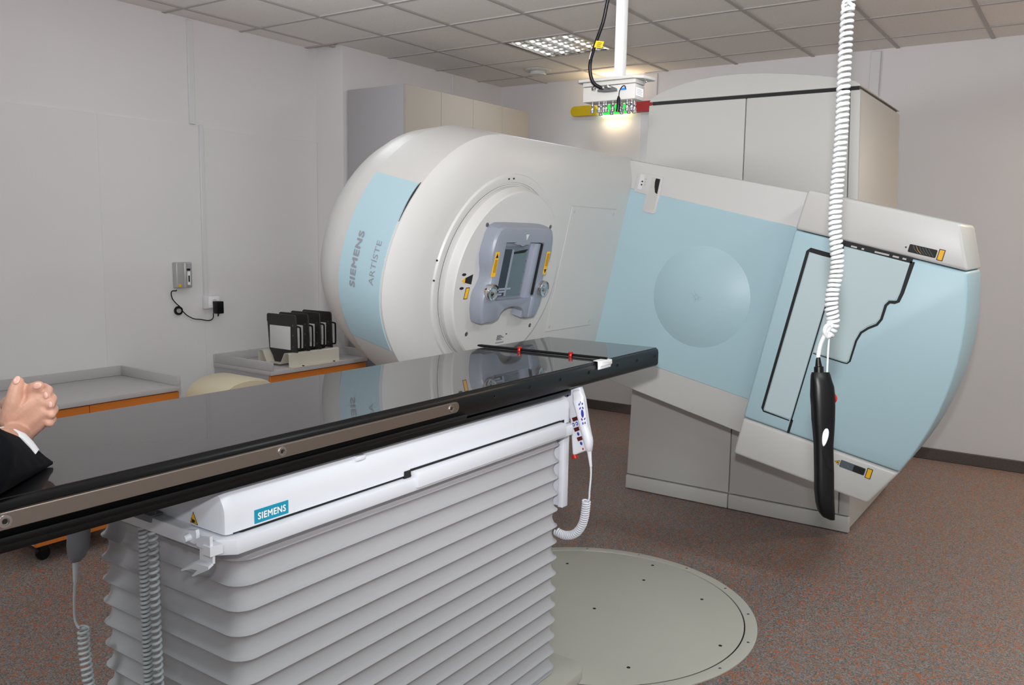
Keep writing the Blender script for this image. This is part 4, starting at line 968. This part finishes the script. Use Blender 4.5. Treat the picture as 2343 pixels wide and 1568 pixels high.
# right hand
chain(b, [E_R, W_R], [.040, .027])
mc = [(86, 899, .0), (97, 918, -.003), (102, 942, -.002), (99, 964, .004)]
for (x, y, d), rw in zip(mc, (.0135, .0135, .0128, .0118)):
    capsule(b, H3(42, 993+(y-930)*.16, .003), H3(x, y, d), .021, rw)
capsule(b, H3(30, 960, -.002), H3(80, 925, .0), .022, .018)
fin = [((86, 899, 0), (99, 888, .030), (84, 886, .052), (70, 890, .058)), ((97, 918, -.003), (112, 911, .030), (98, 908, .058), (84, 910, .066)), ((102, 942, -.002), (117, 937, .030), (103, 934, .058), (90, 934, .066)), ((99, 964, .004), (112, 962, .028), (100, 960, .05), (90, 959, .056))]
for f in fin: chain(b, [H3(*p) for p in f], [.0115, .0102, .0092, .0082])
chain(b, [H3(24, 962, -.006), H3(30, 922, -.016), H3(36, 892, -.016), H3(41, 875, -.014)], [.021, .0155, .0128, .0108])
# left hand
chain(b, [E_L, W_L], [.040, .027])
ml = [(66, 893, .060), (76, 915, .066), (80, 940, .066), (76, 962, .060)]
for x, y, d in ml: capsule(b, H3(-14, 985+(y-930)*.16, .072), H3(x, y, d), .020, .013)
tips = [((101, 888, .036), (110, 893, .012), (106, 906, -.006)), ((113, 906, .040), (120, 913, .012), (115, 927, -.008)), ((117, 930, .040), (123, 937, .012), (117, 949, -.006)), ((112, 954, .036), (118, 960, .012), (113, 968, -.002))]
for m0, f in zip(ml, tips): chain(b, [H3(*m0)]+[H3(*p) for p in f], [.0115, .0100, .0092, .0084])
chain(b, [H3(22, 925, .045), H3(52, 903, .018), H3(72, 892, .000), H3(88, 885, -.008)], [.017, .0135, .0128, .0112])
# arms, trunk, neck, head (one continuous body)
chain(b, [S_R, E_R], [.05, .042]); chain(b, [S_L, E_L], [.05, .042]); chain(b, [S_L, BP(0, .10, 1.44), S_R], [.05, .06, .05])
chain(b, [BP(0, -.02, .95), BP(0, .04, 1.2), BP(0, .09, 1.42)], [.085, .085, .08])
for sgn in (-1, 1): chain(b, [BP(.09*sgn, -.02, .92), BP(.11*sgn, .02, .50), BP(.12*sgn, -.02, .09), BP(.13*sgn, .12, .045)], [.08, .055, .042, .035])
chain(b, [BP(0, .11, 1.45), BP(0, .15, 1.56)], [.058, .056])
HC = BP(0, .19, 1.665)
Rh = Matrix((R_, F_, Z_)).transposed() @ Matrix.Rotation(math.radians(-14), 3, 'X')
def HL(x, y, z): return HC + Rh @ Vector((x, y, z))
ell(b, HL(0, -.005, .03), .078, .098, .092, Rh); ell(b, HL(0, .02, -.045), .060, .072, .070, Rh)
capsule(b, HL(0, .085, .015), HL(0, .108, -.022), .010, .014); capsule(b, HL(-.014, .088, -.026), HL(.014, .088, -.026), .010, .010)
capsule(b, HL(-.022, .074, -.062), HL(.022, .074, -.062), .0085, .0085); capsule(b, HL(-.016, .072, -.092), HL(.016, .072, -.092), .016, .016)
for sg in (-1, 1):
    ell(b, HL(.078*sg, -.01, -.005), .012, .022, .032, Rh); capsule(b, HL(.018*sg, .088, .03), HL(.05*sg, .074, .03), .009, .008)
body_ = remesh(b, 'body', 'skin', PE, .003, 1)
for sg in (-1, 1):
    b = B(); ell(b, HL(.033*sg, .076, .008), .014, .012, .010, Rh); b.obj('eye', 'lettering', body_)
    b = B(); ell(b, HL(.033*sg, .0855, .008), .006, .004, .006, Rh); b.obj('iris', 'ink', body_)
b = B(); capsule(b, HL(-.02, .083, -.062), HL(.02, .083, -.062), .004, .004); b.obj('mouth', 'nail', body_)
b = B(); ell(b, HL(0, -.022, .055), .086, .098, .085, Rh); ell(b, HL(0, -.045, 0), .083, .075, .08, Rh)
hair = remesh(b, 'hair', 'hair', PE, .008, 3)
def nail(x, y, d, rx, ry, tilt, td=0):
    c_ = H3(x, y, d); ca_, sa_ = math.cos(tilt), math.sin(tilt); U = (RT*ca_+UP*sa_); V = (UP*ca_-RT*sa_); V = (V+FW*td).normalized(); N = U.cross(V)
    Rm_ = Matrix((U, V, N)).transposed(); b = B(); ell(b, c_, rx, ry, .0022, Rm_); b.obj('fingernail', 'nail', body_)
nail(38, 870, -.0245, .0062, .0085, -.1, .5); nail(85, 883, -.0195, .0085, .0062, .3); nail(105, 905, -.0145, .0040, .0065, .15); nail(115, 926, -.0165, .0040, .0065, .1)
# shirt cuff and jacket
tip = onZ(124, 1061, TZ+.004); td_ = (tip-C0).dot(FW)
def pring(pts, d):
    out = []
    for x, y in pts:
        p = dep(x, y, d); p.z = max(p.z, TZ+.003); out.append(p)
    return out
cuff = [(90, 1029), (76, 1010), (58, 992), (37, 981), (9, 976), (-20, 981), (-42, 1010), (-30, 1060), (10, 1075), (55, 1060)]
B().loft([pring(cuff, td_-.020), pring([(x-2, y+2) for x, y in cuff], td_-.050), pring([(x-8, y+10) for x, y in cuff], td_-.062)]).obj('shirt_cuff', 'shirt', PE, ang=60)
b = B()
ring0 = [(127, 1060), (101, 1041), (78, 1021), (58, 1000), (37, 989), (8, 985), (-22, 990), (-45, 1018), (-52, 1066), (-32, 1108), (10, 1134), (62, 1112), (100, 1086), (123, 1070)]
nr = len(ring0); eo = [E_R+(RT*math.cos(2*PI*k/nr-.35)+UP*math.sin(2*PI*k/nr-.35))*.064 for k in range(nr)]
sl_ = [pring(ring0, td_-.002)]
for f in (.12, .3, .5, .75, 1.0):
    rr = [p.lerp(q, f) for p, q in zip(sl_[0], eo)]
    for p in rr: p.z = max(p.z, TZ+.003)
    sl_.append(rr)
b.loft(sl_)
capsule(b, E_R+Z_*.008, E_R+Z_*.009, .064, .064); chain(b, [E_R+Z_*.008, S_R], [.064, .078])
chain(b, [W_L.lerp(E_L, .2), E_L, S_L], [.046, .064, .078])
chain(b, [S_L, BP(0, .09, 1.45), S_R], [.075, .085, .075]); chain(b, [BP(-.1, .05, 1.36), BP(.1, .05, 1.36)], [.13, .13]); chain(b, [BP(-.09, .02, 1.15), BP(.09, .02, 1.15)], [.13, .13]); chain(b, [BP(-.1, -.03, .84), BP(.1, -.03, .84)], [.125, .125])
chain(b, [BP(-.1, .05, 1.36), BP(-.09, .02, 1.15), BP(-.1, -.03, .84)], [.13, .13, .125]); chain(b, [BP(.1, .05, 1.36), BP(.09, .02, 1.15), BP(.1, -.03, .84)], [.13, .13, .125])
chain(b, [BP(0, .07, 1.42), BP(0, .03, 1.2), BP(0, -.03, .84)], [.125, .14, .14])
remesh(b, 'jacket', 'suit', PE, .0045, 1)
b = B()
for sg in (-1, 1): chain(b, [BP(.09*sg, -.03, .9), BP(.11*sg, .02, .50), BP(.12*sg, -.02, .07)], [.11, .085, .07])
remesh(b, 'trousers', 'trouser', PE, .012, 3)
for sg in (-1, 1):
    b = B(); capsule(b, BP(.12*sg, -.05, .045), BP(.14*sg, .15, .036), .044, .036); b.box(-.001, .001, -.001, .001, 0, .001, lambda p: BP(.13*sg, .05, .03)+p); b.obj('shoe', 'shoe', PE)
b = B(); b.lathe(BP(0, .115, 1.475), Vector((0, .2, 1)), [(.072, -.03), (.068, 0), (.062, .03)], 24); b.obj('shirt_collar', 'shirt', PE)
